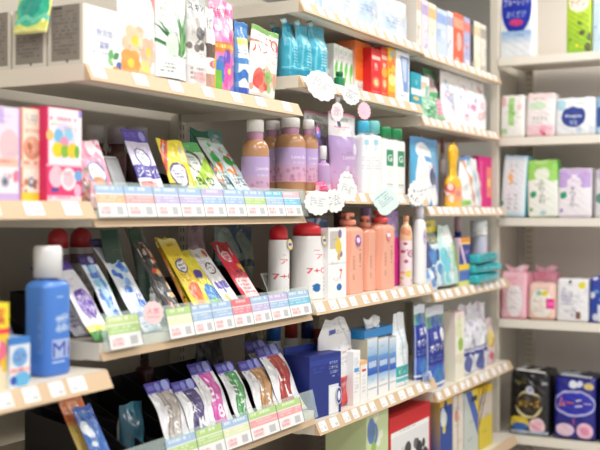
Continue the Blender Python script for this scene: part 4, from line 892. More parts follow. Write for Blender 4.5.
def a_yel1(c): c.rect(0, 0, .1, 1, (190, 110, 30)); c.spots(0, .3, 1, 1, 9, [(170, 80, 40), (246, 200, 60), (90, 60, 40)], .14, 4); c.rect(0, .05, 1, .12, (250, 240, 120))
lean('interdental_pack', 'hang pack', 'yellow and brown pack half hidden behind the yellow pack with a red mark', 'B3', 190, 207, 239, 30, a_yel1, bg=(240, 206, 60), seed=8, dx=.045)
def a_yel2(c):
    c.rect(0, 0, 1, .04, (250, 240, 170)); c.micro(.1, .06, .9, .12, 1, (120, 100, 50), 3); c.circ(.5, .34, .27, (246, 240, 226)); c.ring(.5, .34, .26, .03, (70, 80, 150)); c.micro(.34, .27, .66, .4, 3, (60, 70, 140), 4, .9); c.ell(.52, .66, .36, .12, (230, 110, 60)); c.text('つまようじ', .52, .65, .07, (200, 40, 30), w=.66); c.ell(.52, .8, .3, .06, (250, 170, 90)); c.rect(0, .9, 1, .96, (250, 190, 60)); c.micro(.1, .5, .9, .54, 1, (180, 110, 40), 3)
lean('toothpick_pack', 'hang pack', 'bright yellow pack with a white oval and red oval mark', 'B3', 199, 222, 240, 34, a_yel2, bg=(250, 218, 60), seed=9, dx=.02)
def a_bg(c): c.diag(1, -1, -.3, .1, (240, 220, 50)); c.ell(.6, .7, .4, .2, (40, 130, 200)); c.ell(.5, .82, .36, .12, (90, 190, 70)); c.circ(.5, .35, .2, (90, 70, 160)); c.rect(0, 0, 1, .2, (226, 216, 60)); c.wave(.9, .02, 1, 0, .04, (250, 250, 250))
lean('gum_pack', 'hang pack', 'yellow, blue and green pack between the yellow and the white brush pack', 'B3', 214, 236, 252, 38, a_bg, bg=(240, 226, 70), seed=10, dx=.012)
def a_wbr(c): c.ring(.5, .3, .24, .03, (90, 90, 100)); c.micro(.35, .24, .66, .36, 3, (60, 60, 80), 3); c.ell(.8, .08, .14, .05, (226, 90, 50)); c.rect(.1, .5, .9, .6, (90, 80, 170)); c.spots(.1, .62, .9, .9, 10, [(110, 190, 80), (80, 100, 190), (250, 200, 60), (150, 110, 190)], .09, 3); c.rect(0, .93, 1, 1, (226, 214, 230))
lean('floss_pack', 'hang pack', 'white pack with violet band and grey ring mark, left of the red pack', 'B3', 232, 252, 250, 40, a_wbr, bg=(244, 242, 244), seed=11, dx=.016)
def a_redp(c): c.rect(0, 0, 1, .14, (170, 20, 40)); c.circ(.42, .22, .22, (236, 214, 220)); c.text('歯', .42, .22, .12, (180, 20, 50)); c.spots(.5, .3, .95, .46, 5, [(250, 190, 70), (120, 40, 60)], .1, 4); c.rect(.12, .52, .88, .78, (246, 214, 214)); c.micro(.18, .55, .82, .75, 4, (190, 40, 60), 3); c.rect(0, .84, 1, 1, (250, 150, 160)); c.text('ケア', .5, .9, .08, (250, 240, 240), w=.5)
lean('interdental_pack', 'hang pack', 'crimson pack with white circle and pink panel leaning in the second bay', 'B3', 250, 272, 243, 36, a_redp, bg=(214, 40, 66), seed=12, dx=.02)
for i, (u0, u1, c_) in enumerate(((205, 222, (190, 150, 160)), (224, 240, (150, 200, 190)))):
    pass
bag('tissue_bag', 'bag', 'clear mauve bag far back behind the black tray', 'B3', 196, 212, 224, .06, lambda c: c.spots(0, 0, 1, 1, 8, [(220, 200, 206), (160, 130, 140)], .2, 3), bg=(190, 160, 170), dx=.3, wr=.003)
bag('tissue_bag', 'bag', 'green and blue clear bag lying far back left of the red capped bottles', 'B3', 226, 262, 226, .08, lambda c: (c.spots(0, 0, 1, .6, 9, [(90, 160, 130), (190, 214, 200), (60, 100, 150)], .16, 6), c.rect(0, .5, 1, .6, (60, 90, 110))), bg=(150, 176, 172), dx=.3, wr=.004)
tray('B3', 235, 262, 'dark box far back between the red pack and the red capped bottles', n=1, hz=.07, hb=.11, dx=.16, dep=.12)
DOME = [(0, 0), (.93, 0), (1, .02), (1, .86), (.97, .95), (.93, 1), (0, 1)]
def dome(t, w, D, h, bh): pass
def a_seven(c):
    c.text('アト', .52, .32, .08, (226, 50, 70), bold=.03); c.micro(.40, .22, .62, .24, 1, (226, 80, 100), 3); c.text('7+C', .45, .54, .09, (226, 50, 70), bold=.03); c.ell(.43, .82, .045, .05, (30, 110, 180)); c.leaf(.43, .82, .10, .05, -1.57, (30, 110, 180))
    for i in range(4): c.rect(.54, .66 + i * .06, .66, .675 + i * .06, (60, 70, 130))
def st_gold(c): c.circ(.5, .5, .5, (226, 196, 110)); c.circ(.5, .5, .38, (250, 236, 190)); c.rect(.22, .38, .78, .6, (80, 110, 200)); c.micro(.3, .66, .7, .74, 1, (200, 60, 80), 3)
def sevenb(u0, u1, vt, dx, label, lev='B3', gt=True, D=.055):
    t = bottle('lotion_bottle', 'bottle', label, lev, u0, u1, vt, D, (250, 249, 248), (226, 34, 48), dx=dx, prof=DOME, capsil=.86, dome=True, caph=.18, ex=2.2, art=a_seven, extra=neck_tag(.016, st_gold, .16, .76, 9, .1) if gt else None, group='white bottles with red domed caps')
    return t
_b2 = MB
sevenb(273, 294, 222, .055, 'white bottle with red domed cap, left of the pair')
sevenb(294, 327, 222, .022, 'white bottle with red domed cap and red katakana, right of the pair', D=.07)
bag('refill_pouch', 'refill pouch', 'bright blue pouch behind the red capped bottles', 'C3', 300, 333, 219, .04, lambda c: (c.spots(0, 0, 1, .5, 6, [(60, 150, 220), (190, 214, 240)], .14, 3), c.diag(1, 1, .7, .8, (230, 240, 250))), bg=(30, 110, 200), dx=.10, seed=40)
def a_sev2(c):
    c.rect(.30, .02, .7, .3, (236, 226, 200)); c.spots(.34, .05, .66, .45, 8, [(180, 150, 90), (230, 200, 90), (120, 80, 150)], .05, 3); c.text('7+C', .52, .62, .11, (226, 50, 70)); c.ell(.5, .82, .05, .05, (30, 110, 180))
carton('lotion_carton', 'box', 'white upright carton between the red capped bottle and the peach pump', 'C3', 328, 346, 228, .05, lambda c: (c.rect(.1, .05, .6, .3, (206, 200, 190)), c.spots(.4, .08, .95, .5, 8, [(200, 170, 90), (130, 90, 160), (240, 210, 80)], .1, 3), c.rect(0, .5, 1, .52, (226, 226, 230)), c.text('7', .7, .66, .14, (226, 50, 70)), c.ell(.6, .85, .14, .05, (30, 110, 180))), dx=.012)
bottle('body_milk', 'bottle', 'dark maroon bottle top behind the white upright carton', 'C3', 331, 348, 212, .05, (110, 60, 66), (90, 46, 52), dx=.11, capr=.8, caph=.2)
PEACH = (246, 166, 138)
def a_peach(c): c.vwave(.5, .02, 1, 0, .12, (250, 182, 156)); c.micro(.42, .45, .47, .8, 12, (170, 90, 70), 3, .7); c.micro(.55, .36, .59, .62, 10, (120, 60, 60), 5, .8); c.circ(.62, .85, .06, (250, 190, 160), .6)
def heart(c): c.circ(.36, .4, .2, (226, 80, 110)); c.circ(.64, .4, .2, (226, 80, 110)); c.ell(.5, .58, .28, .3, (226, 80, 110)); c.ell(.5, .48, .34, .2, (246, 236, 244)); c.micro(.25, .4, .8, .58, 2, (150, 120, 200), 3)
def peach(u0, u1, vt, dx, label, tagf=None, pd=(.024, 0), cap=(250, 160, 130)):
    bottle('shampoo_pump', 'bottle', label, 'C3', u0, u1, vt, .062, PEACH, cap, dx=dx, capr=.38, caph=.15, ex=4, neck=.02, shoulder=.08, art=a_peach, pump=pd, extra=tagf, group='peach pump bottles')
peach(347, 366, 213, .02, 'peach pump bottle with a round pink and white sticker, leftmost', neck_tag(.019, heart, .05, .66, 9, .1), pd=(-.026, -.01))
peach(366, 380, 216, .03, 'peach pump bottle in the middle behind the first one', None)
peach(379, 397, 211, .016, 'peach pump bottle with a coral red head and square sticker, rightmost', neck_tag(.016, lambda c: (c.rect(0, 0, 1, 1, (240, 120, 130)), c.rect(.1, .2, .9, .6, (246, 236, 240)), c.micro(.2, .7, .8, .9, 2, W_, 3)), .0, .68, 4, .05), cap=(240, 84, 84))
bottle('conditioner_pump', 'bottle', 'lilac capped bottle behind the first peach pump', 'C3', 357, 373, 208, .05, (214, 150, 200), (196, 168, 226), dx=.10, capr=.75, caph=.2)
bag('hair_pack', 'bag', 'violet and magenta pouch behind the peach pumps', 'C3', 392, 403, 211, .04, lambda c: (c.rect(0, 0, 1, .35, (180, 150, 220)), c.rect(0, .35, 1, 1, (220, 40, 150)), c.text('髪', .5, .2, .12, (240, 230, 250))), bg=(220, 40, 150), dx=.05, seed=41)
def a_flo(c): c.rect(0, 0, 1, .3, (244, 200, 160)); c.spots(.1, .02, .9, .34, 7, [(226, 150, 110), (250, 220, 190)], .07, 3); c.spots(.2, .34, .8, .66, 8, [(190, 60, 110), (250, 250, 250), (226, 140, 170)], .07, 5); c.ring(.5, .5, .12, .02, (150, 60, 110)); c.spots(.2, .78, .8, .97, 9, [(240, 220, 90), (180, 206, 90), (246, 180, 120)], .07, 9)
bottle('body_cream', 'bottle', 'pink and white floral bottle with peach shoulder beside the tall white bottle', 'C3', 399, 412, 216, .04, (250, 232, 236), (244, 176, 130), capr=.5, caph=.08, ex=2.6, art=a_flo, dx=.01, neck=.05, shoulder=.22)
def a_lila(c): c.ell(.5, .28, .08, .12, (206, 180, 220)); c.spots(.44, .18, .56, .38, 5, [(150, 110, 190), (240, 230, 246)], .025, 3); c.rect(.47, .5, .53, .9, (246, 246, 250))
bottle('spray_bottle', 'bottle', 'tall white bottle with a lilac oval at the end of the third bay', 'C3', 413, 427, 203, .042, (250, 250, 250), (236, 236, 244), capr=.7, caph=.16, ex=2.3, art=a_lila, dx=.006, neck=.02, shoulder=.22)

# ================================================================== D3
def a_ypouch(c): c.rect(0, 0, 1, .18, (250, 232, 60)); c.micro(.1, .05, .9, .14, 1, (60, 60, 90), 3); c.rect(0, .18, 1, .36, (120, 130, 130)); c.text('ジェル', .5, .27, .1, (240, 230, 90), w=.7); c.spots(0, .4, 1, 1, 18, [(60, 130, 200), (226, 240, 248), (150, 200, 226), (60, 70, 130)], .14, 5, .85)
lean('laundry_refill', 'refill pouch', 'yellow topped blue and white refill pouch leaning in the farthest bay', 'D3', 428, 446, 223, 10, a_ypouch, bg=(220, 236, 244), th=.03, seed=3, dx=.02)
lean('laundry_refill', 'refill pouch', 'mint and white pouch with a rounded top right of the yellow topped one', 'D3', 443, 458, 228, 8, lambda c: (c.ell(.6, .2, .4, .16, (245, 250, 248)), c.rect(.7, .3, 1, .7, (170, 220, 150)), c.spots(0, .3, .7, 1, 10, [(120, 206, 220), (230, 245, 248)], .14, 3)), bg=(200, 232, 226), th=.03, seed=4, dx=.015, shape=lambda v: 1 - .35 * max(0, 1 - v * 4))
bag('laundry_refill', 'refill pouch', 'low blue and clear pouch at the front corner of the farthest bay', 'D3', 427, 440, 268, .03, lambda c: c.spots(0, 0, 1, 1, 12, [(90, 140, 210), (230, 240, 250), (60, 60, 120)], .15, 8, .8), bg=(214, 228, 240), dx=.004, seed=45)
bottle('baby_bottle', 'bottle', 'navy bottle with a pink cap in the farthest bay', 'D3', 452, 463, 217, .04, (24, 50, 140), (236, 190, 206), dx=.10, capr=.75, caph=.24)
def a_navy(c): c.rect(0, 0, 1, .1, (240, 150, 60)); c.rect(0, .1, 1, .14, (250, 220, 120)); c.rect(0, .14, 1, .5, (60, 70, 150)); c.text('虫よけ', .5, .3, .1, (240, 220, 240), w=.7); c.diag(1, -1, -.1, .1, (230, 200, 220)); c.rect(0, .55, 1, .68, (250, 210, 60)); c.rect(0, .68, 1, .9, (90, 120, 200)); c.rect(0, .9, 1, 1, (220, 226, 120))
carton('repellent_carton', 'box', 'navy carton with orange top band left of the teal tube packs', 'D3', 459, 470, 238, .05, a_navy, bg=(60, 76, 160), side=(40, 56, 140), dx=.016)
def a_can(c): c.rect(0, .0, 1, .1, (236, 236, 240)); c.spots(.2, .15, .8, .9, 14, [(90, 180, 160), (226, 110, 130), (180, 170, 200), (240, 200, 160)], .06, 4, .8)
def a_can2(c): c.rect(0, 0, .5, 1, (206, 206, 226)); c.spots(.3, .15, .75, .9, 10, [(240, 110, 170), (120, 100, 190), (250, 200, 220)], .08, 6, .9)
ca = bottle('wipes_canister', 'canister', 'lilac and pink canister under the white one', 'D3', 470, 487, 236, .07, (240, 236, 244), (226, 222, 236), dx=.03, capr=.98, caph=.05, ex=2, art=a_can2, neck=.001, shoulder=.01)
cb = bottle('wipes_canister', 'canister', 'white floral canister stacked on the lilac one', 'D3', 470, 487, 221, .07, (250, 250, 250), (240, 240, 244), dx=.03, capr=.98, caph=.05, ex=2, art=a_can, neck=.001, shoulder=.01)
# lift the white one on top of the lilac one
sx_, sz_ = SH['D3']; hA = (212 - 236) * GS(478.5, sx_ - .03) / F - sz_; hB = (212 - 221) * GS(478.5, sx_ - .03) / F - sz_
cb.location.z += hA + .001; cb.scale.z = (hB - hA) / hB if hB > hA else 1
for i, (v, ds) in enumerate(((283, 'bottom of the pile'), (273, 'middle of the pile'), (262, 'top of the pile'))):
    x, y, w, z, h = spot('D3', 468, 492, 260, .02)
    c = Cv(w, .038, (40, 176, 184), 500); c.rect(0, 0, 1, .25, (20, 150, 160)); c.micro(.3, .4, .9, .65, 1, (220, 245, 245), 3, .8); c.rect(.8, 0, 1, 1, (110, 206, 214))
    b = MB(); b.rbox(w, .05, .036, .012, (50, 180, 188), front=c, puff=.003, wr=.001, seed=i)
    tag(b.obj('tube_pack', SOFT), 'teal flat tube pack lying before the canisters, ' + ds, 'tube pack', (x + .012, y, z + i * .040), (0, 0, R90 + (.04, -.05, .07)[i]), 'teal tube packs')

# ================================================================== B4: violet headed packs
def pu(c): c.circ(.78, .5, .15, (160, 170, 230)); c.circ(.45, .5, .10, (130, 140, 210)); c.rect(.06, .3, .3, .7, (110, 110, 190)); c.rect(0, .9, 1, 1, (140, 130, 210))
def blade(col, c2, big):
    def f(c):
        c.rect(0, 0, 1, .1, (236, 236, 242)); c.micro(.06, .02, .9, .08, 1, (110, 110, 150), 3); c.vwave(.5, .12, .8, .5, .26, col); c.vwave(.5, .12, .8, .5, .20, c2); c.text(big[0], .45, .34, .24, (250, 248, 250), bold=.05); c.text(big[1], .56, .62, .22, (250, 248, 250), bold=.05)
        c.vwave(.42, .12, .8, .5, .03, col, .8); c.rect(0, .86, 1, .93, (226, 214, 120)); c.micro(.1, .78, .6, .84, 1, (120, 120, 130), 3)
    return f
VI = (70, 60, 160)
def viol(u0, u1, vt, col, c2, big, label, sd, dx=.03, ang=30, vis=None):
    lean('brush_pack', 'hang pack', label, 'B4', u0, u1, vt, ang, blade(col, c2, big), bg=(238, 238, 242), head=VI, hart=pu, hh=.15, seed=sd, dx=dx, th=.01)
viol(171, 200, 383, (150, 140, 134), (190, 180, 172), 'SS', 'violet headed pack with a grey-brown swirl, leftmost of the row', 1)
viol(196, 222, 382, (60, 50, 100), (84, 72, 130), '太M', 'violet headed pack with a dark purple swirl', 2, dx=.024)
viol(217, 242, 364, (206, 70, 170), (226, 110, 190), 'B8', 'violet headed pack with a magenta swirl', 3)
viol(241, 262, 364, (50, 130, 70), (90, 170, 100), 'ミズ', 'violet headed pack with a green swirl', 4, dx=.034)
viol(262, 290, 361, (170, 120, 70), (200, 156, 110), 'L3', 'violet headed pack with a tan swirl', 5)
viol(281, 304, 341, (150, 50, 44), (176, 84, 74), 'Mら', 'violet headed pack with a brick red swirl, behind the other red one', 6, dx=.055)
viol(287, 312, 346, (160, 50, 44), (184, 80, 72), 'LL', 'violet headed pack with a brick red swirl, rightmost of the row', 7, dx=.02)
tray('B4', 160, 300, 'black pusher tray under the violet headed packs', n=6, hz=.05, hb=.13, dx=.075)
bag('sponge_bag', 'bag', 'black bag at the back above the magenta swirl pack', 'B4', 205, 250, 330, .06, lambda c: c.micro(.2, .2, .8, .5, 3, (70, 70, 80), 3, .4), bg=(24, 23, 28), back=(30, 30, 32), dx=.27, wr=.003)
bag('sponge_bag', 'bag', 'olive grey clear bag at the back left of the small sauce-coloured bottles', 'B4', 252, 280, 325, .05, lambda c: (c.spots(0, 0, 1, 1, 8, [(120, 116, 90), (150, 146, 120)], .2, 3, .6), c.rect(.5, 0, .6, 1, (176, 180, 90))), bg=(104, 100, 82), dx=.26, wr=.003)
bottle('toner_bottle', 'bottle', 'dark red bottle standing alone at the back of the low shelf', 'B4', 133, 153, 345, .06, (64, 26, 28), (60, 56, 58), dx=.3, capr=.5, caph=.2)
def a_sauce(c1, c2):
    def f(c): c.ell(.5, .35, .07, .16, (230, 214, 90)); c.ell(.5, .38, .04, .1, (110, 130, 50)); c.rect(.3, .62, .7, .85, c2)
    return f
for i, (u0, u1, vt, c1, cp, ds) in enumerate(((264, 284, 321, (226, 232, 238), (40, 100, 180), 'white bottle with blue cap and yellow leaf mark, left end'), (281, 301, 319, (232, 234, 238), (170, 60, 50), 'white bottle with red cap and yellow leaf mark'), (298, 316, 321, (226, 230, 236), (40, 60, 130), 'white bottle with navy cap, in the middle'))):
    bottle('liquid_soap_bottle', 'bottle', ds + ', behind the navy box', 'B4', u0, u1, vt, .05, c1, cp, dx=.17, capr=.75, caph=.22, art=a_sauce(c1, (200, 206, 214)))
for i, (u0, u1, vt, ds) in enumerate(((310, 325, 329, 'left'), (322, 337, 329, 'right'))):
    bottle('liquid_soap_bottle', 'bottle', 'maroon capped bottle above the navy box, ' + ds + ' one', 'C4', u0, u1, vt, .05, (196, 170, 160), (150, 44, 44), dx=.14, capr=.8, caph=.22, art=lambda c: (c.ell(.5, .22, .08, .14, (236, 214, 110)), c.ell(.5, .26, .04, .1, (150, 150, 60))))
# navy display carton leaning at the bay joint
def a_navyb(c):
    c.rect(.02, .08, .98, .16, (34, 60, 150)); c.micro(.12, .2, .5, .3, 2, (70, 100, 190), 3, .6); c.text('おりもの', .76, .16, .055, (225, 232, 250), w=.26); c.text('ニオイに', .76, .235, .055, (225, 232, 250), w=.3); c.text('うるおい', .78, .31, .055, (225, 232, 250), w=.26); c.micro(.72, .37, .95, .41, 1, (200, 214, 245), 3, .9)
    c.rect(.60, .52, .92, 1, (226, 230, 240)); c.rect(.64, .56, .88, .98, (244, 245, 248))
x = .04; ya = 2.535; yb = GY(340, x); w = yb - ya
s_ = GS(325, x); zb = SH['C4'][1] - .037; hh_ = (212 - 354) * s_ / F - zb
t = thing('display_carton', 'navy blue display carton with a white panel and small Japanese lettering', 'box', (x - .035, (ya + yb) / 2, zb + .038), (0, 0, R90 - .12))
c = Cv(w, hh_ - .04, (24, 44, 130), 900); a_navyb(c)
MB().box(-w / 2, w / 2, -.03, .06, 0, hh_ - .04, (20, 36, 112), front=c).obj('carton_body', PAPER, t, False)
MB().box(-w / 2, w / 2, .056, .060, hh_ - .04, hh_ - .022, (26, 48, 136)).obj('lid_flap', PAPER, t, False)
def a_keyr(c): c.circ(.5, .5, .5, (240, 240, 246)); c.ring(.5, .5, .36, .09, (40, 60, 150))
o = disc(.014, drawn(a_keyr, .028, .028, W_, 900)).obj('round_sticker', PAPER, t); o.location = (w * .40, -.034, .05); o.scale.z = 1.8

# ================================================================== C4
def a_wred(c):
    c.rect(0, 0, 1, .05, (226, 226, 230)); c.rect(.25, .12, .5, .17, (60, 80, 170)); c.diag(1, -.4, .62, .68, (206, 206, 214)); c.micro(.4, .3, .9, .5, 3, (180, 180, 190), 3, .5); c.micro(.5, .38, .85, .40, 1, (210, 60, 60), 3); c.rect(0, .66, 1, .69, (235, 60, 60)); c.rect(.0, .69, 1, 1, (196, 30, 40)); c.rect(.05, .72, .95, .78, (214, 110, 110)); c.micro(.1, .73, .9, .77, 1, (250, 220, 220), 5); c.ell(.6, .88, .3, .07, (226, 70, 70))
bag('refill_pouch', 'refill pouch', 'white refill pouch with a deep red foot and cut top corner', 'C4', 327, 359, 319, .06, a_wred, bg=(240, 240, 243), seed=51, dx=.035, shape=lambda v: 1 - .42 * max(0, 1 - v * 5), wr=.003)
def a_wbx(c): c.rect(.1, .12, .7, .3, (226, 232, 240)); c.rect(.15, .32, .8, .40, (80, 160, 220)); c.micro(.2, .5, .8, .8, 5, (170, 180, 200), 3, .5)
carton('nursing_carton', 'box', 'slim white box with a sky blue band beside the red footed pouch', 'C4', 353, 360, 351, .05, a_wbx, dx=.016)
carton('nursing_carton', 'box', 'slim white box with an orange cap mark, shorter of the slim pair', 'C4', 360.5, 367, 361, .05, lambda c: (c.rect(0, 0, 1, .1, (246, 190, 130)), c.rect(.2, .2, .8, .26, (214, 60, 60)), c.micro(.2, .34, .8, .8, 5, (180, 180, 196), 3, .5)), dx=.012)
def a_grad(c): c.grad(0, .3, (236, 240, 244), (150, 190, 226)); c.grad(.3, .62, (110, 160, 220), (40, 90, 190)); c.grad(.62, .8, (150, 190, 230), (246, 249, 252)); c.rect(.1, .84, .9, .86, (180, 190, 200)); c.rect(.14, .40, .86, .5, (220, 234, 248), .8); c.rect(0, 0, 1, .02, (190, 180, 160)); c.rect(.0, 0, .03, 1, (200, 190, 160)); c.rect(.97, 0, 1, 1, (90, 130, 190))
for i, (u0, u1) in enumerate(((367, 377.5), (378, 388.5), (389, 396))):
    carton('collagen_carton', 'box', 'white to blue gradient carton, %s of three under the tissue box' % ORD[i], 'C4', u0, u1, 338 - i * .6, .075, a_grad, side=(220, 228, 238), dx=.024, group='blue gradient cartons')
x, y, w, z, h = spot('C4', 367, 395, 338, .024)
t = thing('wipes_box', 'blue lidded wipes box with white tissue on the gradient cartons', 'tissue box', (x - .045, y, z + h + .004), (0, 0, R90))
MB().box(-w / 2, w / 2, -.036, .036, 0, .027, (44, 140, 210)).obj('box_body', PLAST, t, False)
m = MB(); m.pouch(w * .5, .035, .03, drawn(lambda c: c.spots(0, 0, 1, 1, 6, [(236, 240, 244)], .2, 3), w * .5, .035, (250, 251, 252), 500), seal=.05, wr=.005, shape=lambda v: 1.15 - .3 * v, seed=6); m.obj('tissue', SOFT, t).location = (0, -.01, .026)
def a_tealb(c): c.rect(0, .72, 1, .88, (30, 170, 170)); c.rect(.3, .05, .7, .12, (214, 224, 232)); c.micro(.3, .3, .7, .6, 5, (150, 190, 200), 3, .5); c.ell(.5, .95, .6, .05, (226, 240, 240)); c.text('うるり', .5, .8, .07, W_, w=.3)
bag('toilet_refill', 'refill pouch', 'white pouch with teal foot band beside the gradient cartons', 'C4', 395, 412, 313, .04, lambda c: (c.diag(1, -.3, .25, .32, (200, 216, 230)), c.rect(0, .72, 1, .86, (40, 176, 170)), c.text('ピュア', .55, .79, .07, W_, w=.6), c.rect(0, .88, 1, .93, (90, 190, 200)), c.micro(.3, .2, .8, .6, 6, (170, 200, 214), 3, .5)), bg=(244, 250, 252), seed=52, dx=.02, shape=lambda v: .55 + .45 * min(1, v * 1.6))
bottle('detergent_bottle', 'bottle', 'slender white bottle between the teal foot pouch and the dark blue packs', 'C4', 409, 418, 308, .05, (246, 247, 250), (250, 250, 252), capr=.8, caph=.1, ex=3, dx=.03, art=lambda c: (c.rect(.45, .35, .52, .6, (190, 206, 226)), c.rect(.3, .85, .7, .9, (150, 214, 206))))
def a_bluep(c):
    c.rect(0, 0, 1, .12, (226, 234, 246)); c.rect(0, .12, 1, .26, (90, 160, 140)); c.ell(.5, .2, .3, .08, (60, 110, 180)); c.grad(.26, .7, (26, 50, 160), (20, 40, 140)); c.text('薬', .35, .36, .1, W_); c.text('ホワイト', .5, .5, .1, W_, w=.8, bold=.04); c.circ(.7, .36, .14, (250, 250, 255)); c.micro(.1, .6, .9, .68, 2, (150, 180, 240), 3)
    c.rect(0, .7, 1, 1, (56, 96, 196)); c.ell(.5, .84, .3, .1, (60, 130, 200)); c.rect(0, .93, 1, .96, (240, 244, 250)); c.diag(1, 0, .02, .05, (240, 245, 250), .7)
bag('toothbrush_pack', 'bag', 'tall royal blue pack with white lettering, left one of the pair', 'C4', 419, 431, 305, .04, a_bluep, bg=(40, 70, 170), seed=53, dx=.012)
bag('toothbrush_pack', 'bag', 'tall royal blue pack with white lettering, right one of the pair', 'D4', 430.5, 448, 306, .04, a_bluep, bg=(40, 70, 170), seed=54, dx=.02)
bag('toothbrush_pack', 'bag', 'crinkled clear sleeve hanging over the shelf end under the royal blue packs', 'D4', 426, 434, 372, .025, lambda c: c.spots(0, 0, 1, 1, 10, [(120, 140, 190), (226, 230, 240)], .16, 3, .7), bg=(196, 204, 222), seed=55, dx=-.015)

# ================================================================== D4
bottle('baby_powder', 'bottle', 'cream bottle with a green cap mark beside the royal blue packs', 'D4', 447, 456, 310, .05, (248, 240, 214), (236, 170, 180), capr=.7, caph=.14, dx=.03, art=lambda c: (c.ell(.5, .25, .08, .1, (160, 200, 80)), c.rect(.35, .5, .65, .8, (240, 232, 200)), c.spots(.35, .35, .65, .6, 5, [(226, 90, 90), (120, 170, 80)], .04, 3)))
carton('herb_soap_carton', 'box', 'cream and green box in the middle of the farthest low shelf', 'D4', 455, 464, 312, .06, lambda c: (c.rect(0, 0, 1, .1, (250, 226, 226)), c.circ(.6, .48, .26, (160, 200, 90)), c.rect(0, .62, 1, .74, (236, 230, 206)), c.spots(0, .1, 1, .4, 6, [(230, 236, 190), (214, 222, 170)], .2, 3, .7)), bg=(250, 246, 226), dx=.015)
def a_cl(c): c.spots(0, 0, 1, .6, 18, [(250, 252, 255), (206, 210, 222), (176, 170, 190)], .13, 4, .7); c.rect(0, .68, 1, .74, (60, 70, 150)); c.rect(0, .62, 1, .66, (160, 160, 190)); c.spots(0, .76, 1, .95, 6, [(90, 100, 160), (240, 240, 244)], .12, 3)
for i, (u0, u1, vt) in enumerate(((465, 478, 305), (477, 491, 303))):
    bag('cotton_swab_bag', 'bag', 'shiny clear white bag with dark blue line, %s of the pair on the low shelf' % ('left', 'right')[i], 'D4', u0, u1, vt, .06, a_cl, bg=(226, 226, 234), seed=56 + i, wr=.005, dx=.02)
bag('pet_snack', 'bag', 'small grey and red pouch at the right end of the farthest low shelf', 'D4', 490, 497, 318, .05, lambda c: (c.spots(0, 0, 1, 1, 9, [(200, 90, 100), (240, 226, 226), (226, 214, 110)], .2, 3)), bg=(214, 190, 196), seed=59, dx=.03)

# ================================================================== decks
def a_rb(c): c.rect(.04, .18, .96, 1, (235, 235, 235)); c.rect(.04, .18, .96, .24, (250, 250, 250)); c.spots(.3, .35, .9, 1, 16, [(40, 38, 42), (60, 56, 60), (110, 110, 116)], .07, 4, .95)
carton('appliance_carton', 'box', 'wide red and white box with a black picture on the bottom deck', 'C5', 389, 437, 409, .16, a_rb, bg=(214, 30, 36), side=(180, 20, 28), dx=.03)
carton('laundry_carton', 'box', 'pale green box left of the red box on the bottom deck', 'C5', 366, 388, 413, .14, lambda c: c.spots(0, 0, 1, .4, 9, [(150, 190, 90), (240, 240, 220), (90, 120, 190)], .12, 3), bg=(206, 220, 170), dx=.03)
for i, (u0, u1, vt, bg, f, ds) in enumerate(((440, 452, 397, (40, 76, 160), lambda c: (c.rect(0, 0, 1, .12, (230, 190, 60)), c.spots(0, .1, 1, .5, 8, [(240, 220, 80), (30, 50, 120), (230, 240, 250)], .14, 3)), 'blue box with a yellow top'),
                                         (453, 463, 395, (236, 226, 214), lambda c: (c.rect(.4, 0, .5, 1, (200, 170, 150)), c.spots(0, .2, 1, .4, 6, [(220, 150, 130), (190, 190, 200)], .12, 3)), 'cream box between the blue and the yellow box'),
                                         (464, 478, 391, (206, 214, 206), lambda c: (c.rect(.3, .0, 1, .12, (240, 206, 40)), c.diag(1, -1.2, .1, .5, (80, 110, 190)), c.diag(1, -1.2, .5, .8, (240, 214, 80)), c.rect(.5, .1, .9, .18, (60, 60, 60))), 'grey-green box with a yellow diagonal'),
                                         (479, 492, 386, (230, 206, 60), lambda c: (c.rect(0, 0, 1, .1, (240, 200, 30)), c.rect(0, .12, 1, .5, (220, 206, 190)), c.diag(1, 1, .3, .4, (60, 50, 50)), c.diag(1, 1, .55, .62, (60, 50, 50))), 'yellow box with black diagonal lines'))):
    carton('detergent_carton', 'box', ds + ' on the farthest bottom deck', 'D5', u0, u1, vt, .12, f, bg=bg, dx=.03)
lean('denture_pack', 'hang pack', 'orange pack under the blue mouthwash shelf', 'A4', 80, 108, 400, 30, lambda c: (c.rect(0, 0, 1, .3, (230, 130, 80)), c.micro(.1, .05, .9, .25, 3, (250, 226, 200), 3), c.rect(0, .34, 1, 1, (244, 214, 120))), bg=(240, 170, 110), seed=1, dx=.03)
lean('denture_pack', 'hang pack', 'blue pack with white marks under the blue mouthwash shelf', 'A4', 96, 118, 409, 30, lambda c: (c.rect(0, 0, 1, .2, (40, 90, 180)), c.spots(0, .1, 1, .6, 8, [(240, 245, 250), (60, 130, 200)], .14, 3)), bg=(60, 110, 190), seed=2, dx=.0)
tray('B4', 118, 150, 'black pusher tray at the left end of the low shelf, teal film inside', n=2, hz=.07, hb=.10, dx=.06)
bag('tissue_bag', 'bag', 'dark teal bag in the left end tray of the low shelf', 'B4', 128, 150, 404, .05, lambda c: c.spots(0, 0, 1, 1, 7, [(30, 80, 100), (60, 120, 140)], .2, 3), bg=(40, 90, 110), dx=.10)

lean('gum_pack', 'hang pack', 'yellow edged violet pack at the far left behind the small carton', 'A3', 12, 32, 286, 30, lambda c: (c.rect(0, 0, 1, .12, (240, 226, 60)), c.rect(.2, .2, 1, .6, (70, 66, 130)), c.circ(.5, .4, .2, (200, 200, 226)), c.rect(0, .6, 1, .75, (240, 226, 60)), c.rect(0, .8, 1, .9, (60, 60, 90))), bg=(200, 200, 214), seed=21, dx=.075)
